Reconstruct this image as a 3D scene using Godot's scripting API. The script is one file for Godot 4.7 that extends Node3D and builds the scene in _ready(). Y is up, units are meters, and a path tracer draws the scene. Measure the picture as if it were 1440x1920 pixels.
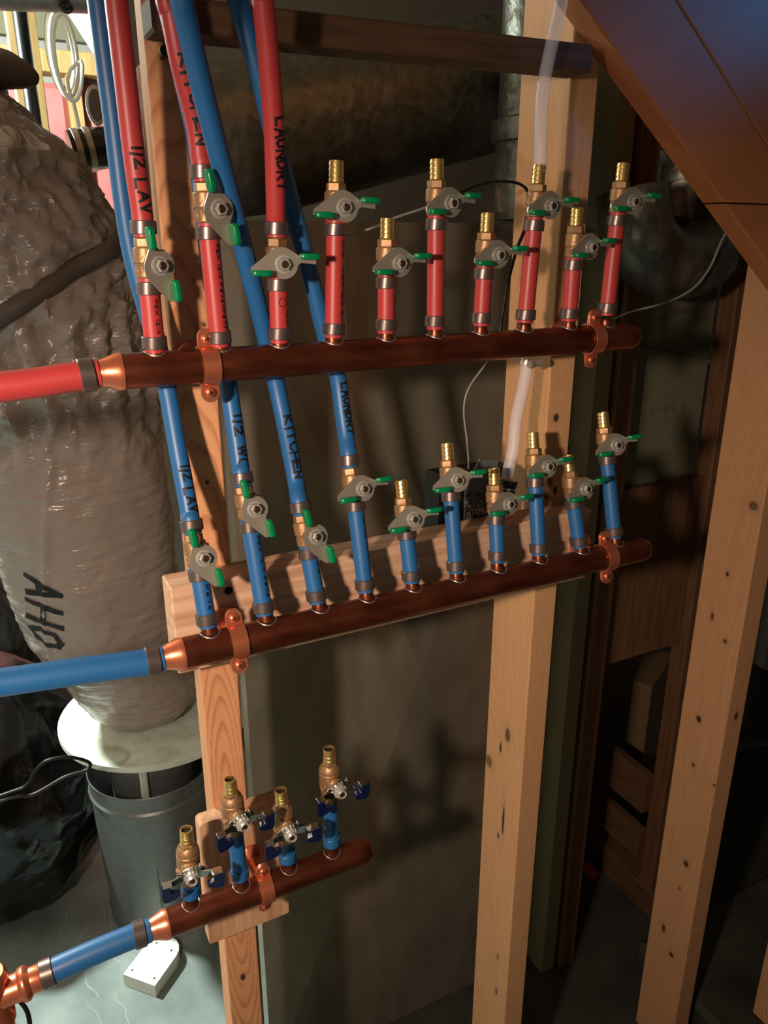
extends Node3D
# Basement plumbing manifolds fixed to open studs. x runs along the stud wall, y up, z towards the viewer; stud fronts lie at z = 0.

# ------------------------------------------------------------------ mesh helper
class Mb:
	var v := PackedVector3Array()
	var t := PackedVector2Array()
	func tri(a: Vector3, b: Vector3, c: Vector3, ua := Vector2.ZERO, ub := Vector2.ZERO, uc := Vector2.ZERO) -> void:
		# a, b, c anticlockwise as seen from outside
		if (b - a).cross(c - a).length_squared() < 1e-18:
			return
		v.append(a); v.append(c); v.append(b)
		t.append(ua); t.append(uc); t.append(ub)
	func quad(a: Vector3, b: Vector3, c: Vector3, d: Vector3, ua := Vector2.ZERO, ub := Vector2.ZERO, uc := Vector2.ZERO, ud := Vector2.ZERO) -> void:
		tri(a, b, c, ua, ub, uc)
		tri(a, c, d, ua, uc, ud)
	func lathe(p: Array, xf := Transform3D(), seg := 20) -> void:
		# p: Vector2(radius, height) going up the outside
		for j in p.size() - 1:
			for i in seg:
				var a0 := TAU * i / seg
				var a1 := TAU * (i + 1) / seg
				var lo: Vector2 = p[j]
				var hi: Vector2 = p[j + 1]
				var c0 := Vector3(cos(a0), 0, sin(a0))
				var c1 := Vector3(cos(a1), 0, sin(a1))
				quad(xf * (c1 * lo.x + Vector3.UP * lo.y), xf * (c0 * lo.x + Vector3.UP * lo.y), xf * (c0 * hi.x + Vector3.UP * hi.y), xf * (c1 * hi.x + Vector3.UP * hi.y),
					Vector2(float(i + 1) / seg, lo.y), Vector2(float(i) / seg, lo.y), Vector2(float(i) / seg, hi.y), Vector2(float(i + 1) / seg, hi.y))
	func tube(p: PackedVector3Array, r, seg := 12, caps := true) -> void:
		# r: one radius or an array of radii
		var f := frames(p)
		var run := 0.0
		for j in p.size() - 1:
			var nxt := run + p[j].distance_to(p[j + 1])
			var r0: float = r if r is float else r[j]
			var r1: float = r if r is float else r[j + 1]
			for i in seg:
				var a0 := TAU * i / seg
				var a1 := TAU * (i + 1) / seg
				var d00: Vector3 = f[j][0] * cos(a0) + f[j][1] * sin(a0)
				var d01: Vector3 = f[j][0] * cos(a1) + f[j][1] * sin(a1)
				var d10: Vector3 = f[j + 1][0] * cos(a0) + f[j + 1][1] * sin(a0)
				var d11: Vector3 = f[j + 1][0] * cos(a1) + f[j + 1][1] * sin(a1)
				quad(p[j] + d00 * r0, p[j] + d01 * r0, p[j + 1] + d11 * r1, p[j + 1] + d10 * r1, Vector2(float(i) / seg, run), Vector2(float(i + 1) / seg, run), Vector2(float(i + 1) / seg, nxt), Vector2(float(i) / seg, nxt))
				if caps and j == 0:
					tri(p[0], p[0] + d01 * r0, p[0] + d00 * r0)
				if caps and j == p.size() - 2:
					tri(p[j + 1], p[j + 1] + d10 * r1, p[j + 1] + d11 * r1)
			run = nxt
	static func frames(p: PackedVector3Array) -> Array:
		# (side, up) at each point with side x up along the path
		var out := []
		var n := Vector3.ZERO
		for j in p.size():
			var d := (p[mini(j + 1, p.size() - 1)] - p[maxi(j - 1, 0)]).normalized()
			if j == 0:
				n = (Vector3(0, 0, 1) if absf(d.z) < 0.9 else Vector3(1, 0, 0))
			n = (n - d * n.dot(d)).normalized()
			out.append([n, d.cross(n)])
		return out
	func box(s: Vector3, xf := Transform3D(), b := 0.0) -> void:
		# box centred on xf's origin, edges chamfered by b
		var h := s / 2
		b = minf(b, minf(h.x, minf(h.y, h.z)) * 0.9)
		var axes := [[0, 1, 2], [1, 2, 0], [2, 0, 1]]
		for ax in axes:
			for sg in [-1.0, 1.0]:
				var q := []
				for k in [[-1, -1], [1, -1], [1, 1], [-1, 1]]:
					var w := Vector3()
					w[ax[0]] = sg * h[ax[0]]
					w[ax[1]] = k[0] * (h[ax[1]] - b)
					w[ax[2]] = k[1] * (h[ax[2]] - b)
					q.append(xf * w)
				var uv := [Vector2(0, 0), Vector2(1, 0), Vector2(1, 1), Vector2(0, 1)]
				if sg > 0:
					quad(q[0], q[1], q[2], q[3], uv[0], uv[1], uv[2], uv[3])
				else:
					quad(q[3], q[2], q[1], q[0], uv[3], uv[2], uv[1], uv[0])
		if b <= 0.0:
			return
		for ax in axes:       # edges along ax[0]
			for s1 in [-1.0, 1.0]:
				for s2 in [-1.0, 1.0]:
					var q := []
					for k in [[-1, 0], [1, 0], [1, 1], [-1, 1]]:
						var w := Vector3()
						w[ax[0]] = k[0] * (h[ax[0]] - b)
						w[ax[1]] = s1 * (h[ax[1]] - (b if k[1] == 1 else 0.0))
						w[ax[2]] = s2 * (h[ax[2]] - (0.0 if k[1] == 1 else b))
						q.append(xf * w)
					face_out(q, xf.origin)
		for sx in [-1.0, 1.0]:
			for sy in [-1.0, 1.0]:
				for sz in [-1.0, 1.0]:
					var q := [xf * Vector3(sx * h.x, sy * (h.y - b), sz * (h.z - b)), xf * Vector3(sx * (h.x - b), sy * h.y, sz * (h.z - b)), xf * Vector3(sx * (h.x - b), sy * (h.y - b), sz * h.z)]
					face_out(q, xf.origin)
	func face_out(q: Array, centre: Vector3) -> void:
		var n: Vector3 = (q[1] - q[0]).cross(q[2] - q[0])
		if n.dot(q[0] - centre) < 0:
			q = q.duplicate()
			q.reverse()
		if q.size() == 4:
			quad(q[0], q[1], q[2], q[3])
		else:
			tri(q[0], q[1], q[2])
	func prism(poly: PackedVector2Array, z0: float, z1: float, xf := Transform3D(), b := 0.0) -> void:
		# outline in x, y (either way round), thickness z0..z1, both rims chamfered by b
		if Geometry2D.is_polygon_clockwise(poly):
			poly = poly.duplicate()
			poly.reverse()
		var inner := poly
		if b > 0.0:
			var o := Geometry2D.offset_polygon(poly, -b)
			if o.size() == 1 and o[0].size() == poly.size():
				inner = nearest_first(o[0], poly)
			else:
				b = 0.0
		var tr := Geometry2D.triangulate_polygon(inner)
		for k in range(0, tr.size(), 3):
			var p := [inner[tr[k]], inner[tr[k + 1]], inner[tr[k + 2]]]
			if (p[1] - p[0]).cross(p[2] - p[0]) < 0:
				p.reverse()
			tri(xf * V(p[0], z1), xf * V(p[1], z1), xf * V(p[2], z1), p[0], p[1], p[2])
			tri(xf * V(p[2], z0), xf * V(p[1], z0), xf * V(p[0], z0), p[2], p[1], p[0])
		var n := poly.size()
		for i in n:
			var j := (i + 1) % n
			quad(xf * V(poly[i], z0 + b), xf * V(poly[j], z0 + b), xf * V(poly[j], z1 - b), xf * V(poly[i], z1 - b))
			if b > 0.0:
				quad(xf * V(poly[i], z1 - b), xf * V(poly[j], z1 - b), xf * V(inner[j], z1), xf * V(inner[i], z1))
				quad(xf * V(inner[i], z0), xf * V(inner[j], z0), xf * V(poly[j], z0 + b), xf * V(poly[i], z0 + b))
	static func nearest_first(q: PackedVector2Array, p: PackedVector2Array) -> PackedVector2Array:
		if Geometry2D.is_polygon_clockwise(q):
			q.reverse()
		var at := 0
		for i in q.size():
			if q[i].distance_to(p[0]) < q[at].distance_to(p[0]):
				at = i
		var out := PackedVector2Array()
		for i in q.size():
			out.append(q[(at + i) % q.size()])
		return out
	static func V(p: Vector2, z: float) -> Vector3:
		return Vector3(p.x, p.y, z)
	func ball(c: Vector3, r: Vector3, seg := 10) -> void:
		var p := []
		for j in seg + 1:
			var a := -PI / 2 + PI * j / seg
			p.append(Vector2(cos(a), sin(a)))
		lathe(p, Transform3D(Basis.from_scale(r), c), seg * 2)
	func mesh(crease := 42.0) -> ArrayMesh:
		var fn := PackedVector3Array()
		var at := {}
		for k in range(0, v.size(), 3):
			var n := (v[k + 2] - v[k]).cross(v[k + 1] - v[k])
			fn.append(n)
			for m in 3:
				var key := Vector3i((v[k + m] * 40000.0).round())
				if not at.has(key):
					at[key] = PackedInt32Array()
				at[key].append(k / 3)
		var lim := cos(deg_to_rad(crease))
		var un := PackedVector3Array()
		for n in fn:
			un.append(n.normalized())
		var nn := PackedVector3Array()
		nn.resize(v.size())
		for k in v.size():
			var f := k / 3
			var sum := Vector3.ZERO
			for g in at[Vector3i((v[k] * 40000.0).round())]:
				if un[f].dot(un[g]) > lim:
					sum += fn[g]
			nn[k] = sum.normalized() if sum.length_squared() > 0.0 else un[f]
		var arr := []
		arr.resize(Mesh.ARRAY_MAX)
		arr[Mesh.ARRAY_VERTEX] = v
		arr[Mesh.ARRAY_NORMAL] = nn
		arr[Mesh.ARRAY_TEX_UV] = t
		var am := ArrayMesh.new()
		am.add_surface_from_arrays(Mesh.PRIMITIVE_TRIANGLES, arr)
		return am

# ------------------------------------------------------------------ scene helpers
var M := {}
var names := {}

func numbered(called: String) -> String:
	names[called] = names.get(called, -1) + 1
	return called if names[called] == 0 else "%s_%03d" % [called, names[called]]

func thing(called: String, label: String, category: String, at := Transform3D(), group := "") -> Node3D:
	var o := Node3D.new()
	o.name = numbered(called)
	add_child(o)
	o.transform = at
	return tag(o, label, category, group)

func tag(o: Node3D, label: String, category: String, group := "") -> Node3D:
	o.set_meta("label", label)
	o.set_meta("category", category)
	if group:
		o.set_meta("group", group)
	return o

func part(called: String, mesh: Mesh, mat: Material, parent: Node3D = null, xf := Transform3D()) -> MeshInstance3D:
	var o := MeshInstance3D.new()
	o.name = called if parent else numbered(called)
	o.mesh = mesh
	o.material_override = mat
	(parent if parent else self).add_child(o, true)
	o.transform = xf
	return o

func struct(called: String, mesh: Mesh, mat: Material, xf := Transform3D()) -> MeshInstance3D:
	var o := part(called, mesh, mat, null, xf)
	o.set_meta("kind", "structure")
	return o

func along(d: Vector3) -> Basis:
	return Basis(Quaternion(Vector3.UP, d.normalized()))

func at(x: float, y: float, z: float) -> Transform3D:
	return Transform3D(Basis(), Vector3(x, y, z))

func rounded(s: Vector3, b: float) -> ArrayMesh:
	var m := Mb.new()
	m.box(s, Transform3D(), b)
	return m.mesh(20)

func curve(p: Array, n := 8) -> PackedVector3Array:
	# Catmull-Rom through the points
	var out := PackedVector3Array()
	for i in p.size() - 1:
		var a: Vector3 = p[maxi(i - 1, 0)]
		var b: Vector3 = p[i]
		var c: Vector3 = p[i + 1]
		var d: Vector3 = p[mini(i + 2, p.size() - 1)]
		for k in n:
			out.append(b.cubic_interpolate(c, a, d, float(k) / n))
	out.append(p[-1])
	return out

# ------------------------------------------------------------------ marker and printed lettering, as thin strips lying on the pipes
const STROKES := {
	"A": "0,0 .5,1 1,0;.2,.38 .8,.38", "C": ".9,.85 .6,1 .25,.9 .05,.5 .25,.1 .6,0 .95,.15", "D": "0,0 0,1 .5,.95 .9,.55 .8,.2 .4,0 0,0",
	"E": ".9,1 0,1 0,0 .9,0;0,.5 .7,.5", "F": ".9,1 0,1 0,0;0,.5 .7,.5", "H": "0,0 0,1;1,0 1,1;0,.5 1,.5", "I": ".5,0 .5,1", "K": "0,0 0,1;.9,1 .05,.45 .95,0",
	"L": "0,1 0,0 .85,0", "M": "0,0 .1,1 .5,.3 .9,1 1,0", "N": "0,0 0,1 .9,0 .9,1", "O": ".5,1 .1,.8 0,.4 .3,0 .7,0 1,.4 .85,.85 .5,1", "P": "0,0 0,1 .7,1 .9,.75 .7,.5 0,.5",
	"R": "0,0 0,1 .7,1 .85,.75 .6,.5 0,.5;.4,.5 .95,0", "S": ".9,.85 .5,1 .1,.8 .3,.55 .8,.4 .9,.15 .5,0 .05,.15", "T": "0,1 1,1;.5,1 .5,0", "U": "0,1 .05,.2 .4,0 .8,.15 .9,1",
	"W": "0,1 .2,0 .5,.8 .75,0 1,1", "X": "0,0 1,1;0,1 1,0", "Y": "0,1 .5,.5 1,1;.5,.5 .4,0", "1": ".5,0 .5,1", "2": ".1,.8 .4,1 .8,.8 .6,.45 .05,0 .95,0", "/": ".2,-.1 .8,1.1",
	"3": ".1,.9 .7,1 .6,.55 .9,.3 .5,0 .1,.1", "5": ".9,1 .2,1 .1,.55 .7,.6 .9,.25 .5,0 .05,.1", "6": ".8,1 .2,.6 .1,.2 .5,0 .9,.25 .6,.5 .15,.35", "7": ".05,1 .95,1 .4,0",
	"8": ".5,.52 .15,.75 .5,1 .85,.75 .5,.52 .1,.25 .5,0 .9,.25 .5,.52", "0": ".5,1 .15,.7 .15,.3 .5,0 .85,.3 .85,.7 .5,1", "-": ".1,.5 .9,.5", " ": "",
	"V": "0,1 .45,0 .9,1", ".": ".4,0 .5,.1"}

func strokes(ch: String) -> Array:
	var out := []
	for line in STROKES.get(ch, "").split(";", false):
		var pl := PackedVector2Array()
		for pair in line.split(" ", false):
			var xy: PackedStringArray = pair.split(",")
			pl.append(Vector2(xy[0].to_float(), xy[1].to_float()))
		out.append(pl)
	return out

func polyline_text(text: String, wide: float, high: float, gap: float, wobble := 0.0) -> Array:
	# polylines in metres: x along the reading direction from 0, y up
	var rng := RandomNumberGenerator.new()
	rng.seed = hash(text)
	var out := []
	var x := 0.0
	for ch in text:
		var k := 0.35 if ch in "1I/" else 0.55 if ch == " " else 1.0
		var lift := rng.randf_range(-wobble, wobble) * high
		var sc := 1.0 + rng.randf_range(-wobble, wobble)
		for pl in strokes(ch):
			var q := PackedVector2Array()
			for p in pl:
				q.append(Vector2(x + ((p.x - 0.5) * (1.0 if k > 0.5 else 0.35) + 0.5 * k) * wide, lift + p.y * high * sc))
			out.append(q)
		x += wide * k + gap
	return out

func strips(lines: Array, width: float, place: Callable) -> ArrayMesh:
	# place(Vector2) -> Vector3 on the surface; strips follow it in short steps
	var m := Mb.new()
	for pl: PackedVector2Array in lines:
		for i in pl.size() - 1:
			var d := (pl[i + 1] - pl[i])
			if d.length() < 1e-6:
				continue
			var n := maxi(1, ceili(d.length() / 0.0012))
			var s := d.normalized().orthogonal() * width / 2
			var e := d.normalized() * width * 0.4
			for k in n:
				var a: Vector2 = pl[i] + d * k / n - (e if k == 0 else Vector2.ZERO)
				var b: Vector2 = pl[i] + d * (k + 1) / n + (e if k == n - 1 else Vector2.ZERO)
				var q := [place.call(a - s), place.call(b - s), place.call(b + s), place.call(a + s)]
				m.quad(q[0], q[1], q[2], q[3])
	return m.mesh(60)

func pipe_place(p: PackedVector3Array, r: float, s0: float, th0: float, down: bool, face: Vector3) -> Callable:
	# lettering on a pipe: x runs along the path from s0, y round the pipe towards the right; face is the way the lettering looks
	return func(q: Vector2) -> Vector3:
		var s := s0 + (q.x if not down else -q.x)
		var run := 0.0
		var j := 0
		while j < p.size() - 2 and run + p[j].distance_to(p[j + 1]) < s:
			run += p[j].distance_to(p[j + 1])
			j += 1
		var d := (p[j + 1] - p[j]).normalized()
		var c := p[j] + d * (s - run)
		var f := (face - d * face.dot(d)).normalized()
		var right := (d if d.y > 0 else -d).cross(f)
		var th := th0 + q.y / r
		return c + (f * cos(th) + right * sin(th)) * (r + 0.00025)

# ------------------------------------------------------------------ materials
func mat(c: Color, rough := 0.6, metal := 0.0) -> StandardMaterial3D:
	var m := StandardMaterial3D.new()
	m.albedo_color = c
	m.roughness = rough
	m.metallic = metal
	return m

func noise_tex(freq: float, c0: Color, c1: Color, seed_ := 1, size := 256, kind := FastNoiseLite.TYPE_SIMPLEX_SMOOTH, oct := 4) -> NoiseTexture2D:
	var n := FastNoiseLite.new()
	n.noise_type = kind
	n.frequency = freq
	n.seed = seed_
	n.fractal_octaves = oct
	var t := NoiseTexture2D.new()
	t.width = size
	t.height = size
	t.seamless = true
	t.noise = n
	var g := Gradient.new()
	g.set_color(0, c0)
	g.set_color(1, c1)
	t.color_ramp = g
	return t

func tri_planar(m: StandardMaterial3D, tex: Texture2D, scale_: Vector3, world := false) -> StandardMaterial3D:
	m.albedo_texture = tex
	m.uv1_triplanar = true
	m.uv1_world_triplanar = world
	m.uv1_scale = scale_
	return m

func wood_tex(seed_: int, base: Color, dark: Color, knots: Array, arch: Array, width_mm := 254.0, long_mm := 1600.0) -> ImageTexture:
	# unrolled board: u round the section (side 89 | front 38 | side 89 | back 38), v along it; knots: [u mm, v mm, half width, half length, strength]; arch: [u, v] of a cathedral figure
	var W := 192
	var H := 1024
	var n1 := FastNoiseLite.new()
	n1.seed = seed_
	n1.frequency = 1.0
	n1.fractal_octaves = 3
	var data := PackedByteArray()
	data.resize(W * H * 3)
	var i := 0
	for y in H:
		var v := long_mm * (y + 0.5) / H
		for x in W:
			var u := width_mm * (x + 0.5) / W
			var warp := n1.get_noise_2d(u * 0.012, v * 0.0018 + 7.0) * 16.0
			var bend := 0.0
			var dk := 0.0
			for k in knots:
				var du: float = (u - k[0]) / k[2]
				var dv: float = (v - k[1]) / k[3]
				var d2 := du * du + dv * dv
				if d2 < 30.0:
					bend += 7.0 * exp(-d2 * 0.22) * signf(du)
					dk = maxf(dk, k[4] * (1.0 - smoothstep(0.5, 1.35, d2)) + 0.12 * exp(-d2 * 0.3))
			var du2: float = (u - arch[0])
			var dv2: float = (v - arch[1]) * 0.07
			var ring := sqrt(du2 * du2 * 0.55 + dv2 * dv2 + 4.0) * 0.42 + warp * 0.11 + bend * 0.1
			var f := fposmod(ring, 1.0)
			var late := smoothstep(0.45, 0.9, f) * (1.0 - smoothstep(0.92, 1.0, f))
			var fibre := n1.get_noise_2d(u * 0.9, v * 0.02) * 0.5 + n1.get_noise_2d(u * 0.05, v * 0.004 + 50.0)
			var w := clampf(late * 0.42 + fibre * 0.16, 0.0, 1.0)
			var c := base.lerp(dark, w).lerp(Color(0.20, 0.11, 0.06), dk)
			data[i] = int(clampf(c.r, 0, 1) * 255.0)
			data[i + 1] = int(clampf(c.g, 0, 1) * 255.0)
			data[i + 2] = int(clampf(c.b, 0, 1) * 255.0)
			i += 3
	return ImageTexture.create_from_image(Image.create_from_data(W, H, false, Image.FORMAT_RGB8, data))

func make_materials() -> void:
	M.red = mat(Color(0.70, 0.22, 0.215), 0.42)
	M.blue = mat(Color(0.135, 0.365, 0.57), 0.42)
	M.ink = mat(Color(0.03, 0.03, 0.035), 0.6)
	M.print = mat(Color(0.10, 0.05, 0.06), 0.6)
	M.copper = tri_planar(mat(Color(0.60, 0.34, 0.25), 0.32, 0.80), noise_tex(0.012, Color(0.55, 0.47, 0.44), Color(1, 0.95, 0.9), 3), Vector3(4, 14, 14))
	M.copper_new = mat(Color(0.90, 0.52, 0.38), 0.28, 0.78)
	M.solder = mat(Color(0.72, 0.71, 0.69), 0.35, 0.9)
	M.brass = tri_planar(mat(Color(0.70, 0.55, 0.40), 0.46, 0.6), noise_tex(0.03, Color(0.8, 0.76, 0.7), Color(1, 1, 1), 5), Vector3(60, 60, 60))
	M.brass_bright = mat(Color(0.94, 0.78, 0.48), 0.30, 0.9)
	M.steel = mat(Color(0.72, 0.67, 0.60), 0.34, 0.66)
	M.nut = mat(Color(0.80, 0.78, 0.74), 0.30, 0.6)
	M.chrome = mat(Color(0.80, 0.79, 0.76), 0.16, 1.0)
	M.green = mat(Color(0.0, 0.46, 0.27), 0.25)
	M.navy = mat(Color(0.055, 0.09, 0.22), 0.28)
	M.crimp = mat(Color(0.46, 0.40, 0.38), 0.34, 0.75)
	M.hole = mat(Color(0.02, 0.015, 0.01), 0.9)
	M.wood = []
	var base := Color(0.78, 0.585, 0.41)
	var dark := Color(0.66, 0.41, 0.24)
	var specs := [
		[11, [[108, 560, 3, 5, 0.9], [98, 700, 3, 5, 0.9], [112, 730, 4, 7, 0.8], [112, 1185, 2, 2, 0.9], [100, 1060, 2, 2, 0.9], [30, 950, 5, 9, 0.4], [120, 1330, 2, 2, 0.7]], [108, 760], Color(0.80, 0.57, 0.39), Color(0.56, 0.31, 0.18)],
		[23, [[50, 800, 6, 11, 0.55], [35, 770, 2, 9, 0.95], [8, 730, 8, 10, 0.45], [52, 655, 2.5, 26, 0.85], [42, 620, 2, 5, 0.9], [60, 400, 2, 5, 0.6], [18, 190, 5, 13, 0.5], [22, 210, 2, 3, 0.9], [60, 120, 4, 9, 0.5], [105, 1255, 4, 5, 0.8], [100, 1170, 7, 16, 0.55], [112, 1165, 3, 5, 0.9], [62, 330, 3, 6, 0.5]], [300, 300], base, Color(0.66, 0.45, 0.29)],
		[37, [[70, 1080, 8, 7, 0.5], [45, 960, 3, 4, 0.8], [30, 880, 3, 7, 0.6], [60, 850, 4, 4, 0.6], [35, 690, 5, 6, 0.85], [38, 600, 3, 4, 0.8], [85, 590, 4, 3, 0.85], [55, 400, 5, 6, 0.85], [50, 340, 3, 4, 0.4], [30, 225, 4, 9, 0.7], [55, 185, 5, 5, 0.8], [110, 720, 4, 7, 0.85]], [-80, 600], Color(0.72, 0.53, 0.37), Color(0.58, 0.37, 0.23)],
		[51, [[40, 300, 5, 6, 0.6], [150, 900, 5, 8, 0.6]], [60, 700], Color(0.80, 0.60, 0.42), Color(0.60, 0.38, 0.22)]]
	for s in specs:
		var m := mat(Color.WHITE, 0.72)
		m.albedo_texture = wood_tex(s[0], s[3], s[4], s[1], s[2])
		M.wood.append(m)
	M.board = tri_planar(mat(Color(0.86, 0.73, 0.63), 0.72), noise_tex(0.02, Color(0.80, 0.70, 0.62), Color(1, 0.97, 0.93), 9), Vector3(1.1, 14, 14))
	M.board_up = tri_planar(mat(Color(0.84, 0.69, 0.56), 0.72), noise_tex(0.02, Color(0.80, 0.70, 0.62), Color(1, 0.97, 0.93), 29), Vector3(14, 1.1, 14))
	M.stem = mat(Color(0.30, 0.20, 0.15), 0.4, 0.6)
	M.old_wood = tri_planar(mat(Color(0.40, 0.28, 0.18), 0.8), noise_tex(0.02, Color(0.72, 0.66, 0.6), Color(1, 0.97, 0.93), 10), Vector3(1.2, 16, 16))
	M.stair_wood = tri_planar(mat(Color(0.70, 0.43, 0.26), 0.75), noise_tex(0.02, Color(0.93, 0.91, 0.90), Color(1, 0.99, 0.98), 12), Vector3(1.0, 2, 4))
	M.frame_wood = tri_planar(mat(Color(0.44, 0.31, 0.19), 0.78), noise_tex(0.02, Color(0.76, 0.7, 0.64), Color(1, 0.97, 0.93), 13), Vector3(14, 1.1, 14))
	M.sheet_metal = tri_planar(mat(Color(0.66, 0.62, 0.54), 0.32, 0.66), noise_tex(0.02, Color(0.86, 0.86, 0.86), Color(1, 1, 1), 15), Vector3(3, 1.2, 3))
	M.galv = tri_planar(mat(Color(0.50, 0.50, 0.46), 0.40, 0.75), noise_tex(0.05, Color(0.72, 0.72, 0.70), Color(1, 1, 1), 16, 256, FastNoiseLite.TYPE_CELLULAR, 2), Vector3(5, 5, 5))
	M.galv.heightmap_enabled = true
	M.galv.heightmap_texture = noise_tex(0.02, Color.BLACK, Color.WHITE, 17)
	M.galv.heightmap_scale = 0.25
	M.can = tri_planar(mat(Color(0.52, 0.53, 0.52), 0.42, 0.55), noise_tex(0.05, Color(0.84, 0.84, 0.84), Color(1, 1, 1), 18, 256, FastNoiseLite.TYPE_CELLULAR, 2), Vector3(6, 6, 6))
	M.bag = mat(Color(0.61, 0.55, 0.51), 0.25)
	M.bag.metallic_specular = 0.6
	M.bag.uv1_triplanar = true
	M.bag.uv1_scale = Vector3(1.6, 7.0, 1.6)
	M.bag.heightmap_enabled = true
	M.bag.heightmap_texture = noise_tex(0.012, Color.BLACK, Color.WHITE, 19, 512, FastNoiseLite.TYPE_SIMPLEX_SMOOTH, 5)
	M.bag.heightmap_scale = 0.38
	M.strap = mat(Color(0.32, 0.27, 0.24), 0.6)
	M.black_bag = mat(Color(0.035, 0.035, 0.035), 0.28)
	M.black_bag.uv1_triplanar = true
	M.black_bag.uv1_scale = Vector3(1.5, 1.5, 1.5)
	M.black_bag.heightmap_enabled = true
	M.black_bag.heightmap_texture = noise_tex(0.015, Color.BLACK, Color.WHITE, 20, 512, FastNoiseLite.TYPE_SIMPLEX_SMOOTH, 4)
	M.black_bag.heightmap_scale = 0.5
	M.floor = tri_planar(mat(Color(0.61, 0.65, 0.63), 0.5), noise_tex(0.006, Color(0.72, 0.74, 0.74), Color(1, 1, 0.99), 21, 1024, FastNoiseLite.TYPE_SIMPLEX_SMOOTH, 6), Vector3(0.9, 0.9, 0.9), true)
	M.floor.heightmap_enabled = true
	M.floor.heightmap_texture = noise_tex(0.02, Color.BLACK, Color.WHITE, 22, 512)
	M.floor.heightmap_scale = 0.15
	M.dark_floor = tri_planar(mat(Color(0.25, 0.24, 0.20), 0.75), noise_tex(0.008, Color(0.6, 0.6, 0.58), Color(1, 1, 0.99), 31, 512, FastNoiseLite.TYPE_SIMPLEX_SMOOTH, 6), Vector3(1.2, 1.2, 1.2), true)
	M.bloom = mat(Color(0.64, 0.68, 0.66), 0.9)
	M.wall = mat(Color(0.55, 0.53, 0.50), 0.85)
	M.ceiling = tri_planar(mat(Color(0.42, 0.34, 0.26), 0.85), noise_tex(0.02, Color(0.75, 0.7, 0.66), Color(1, 1, 1), 24), Vector3(1, 1, 4))
	M.pink = tri_planar(mat(Color(0.80, 0.48, 0.47), 0.9), noise_tex(0.01, Color(0.86, 0.82, 0.82), Color(1, 1, 1), 25), Vector3(2, 2, 2))
	M.pale_wood = tri_planar(mat(Color(0.74, 0.62, 0.40), 0.75), noise_tex(0.02, Color(0.85, 0.8, 0.74), Color(1, 1, 1), 26), Vector3(10, 1, 10))
	M.poly = mat(Color(0.66, 0.62, 0.62), 0.35)
	M.white = mat(Color(0.88, 0.88, 0.83), 0.5)
	M.disc = tri_planar(mat(Color(0.86, 0.88, 0.83), 0.6), noise_tex(0.015, Color(0.82, 0.84, 0.8), Color(1, 1, 1), 27), Vector3(4, 4, 4))
	M.abs = mat(Color(0.05, 0.055, 0.055), 0.3)
	M.rubber = mat(Color(0.02, 0.02, 0.02), 0.45)
	M.drywall = mat(Color(0.42, 0.40, 0.31), 0.8)
	M.olive = mat(Color(0.46, 0.43, 0.31), 0.8)
	M.card = mat(Color(0.42, 0.33, 0.22), 0.85)
	M.foil = tri_planar(mat(Color(0.75, 0.75, 0.75), 0.35, 0.6), noise_tex(0.05, Color(0.03, 0.03, 0.03), Color(1, 1, 1), 28, 256, FastNoiseLite.TYPE_SIMPLEX_SMOOTH, 5), Vector3(16, 16, 16))
	M.wire = mat(Color(0.55, 0.54, 0.52), 0.4)
	M.nail = mat(Color(0.25, 0.20, 0.17), 0.5, 0.6)
	var cl := mat(Color(0.93, 0.92, 0.95, 0.30), 0.35)
	cl.transparency = BaseMaterial3D.TRANSPARENCY_ALPHA
	M.clear = cl

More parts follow.
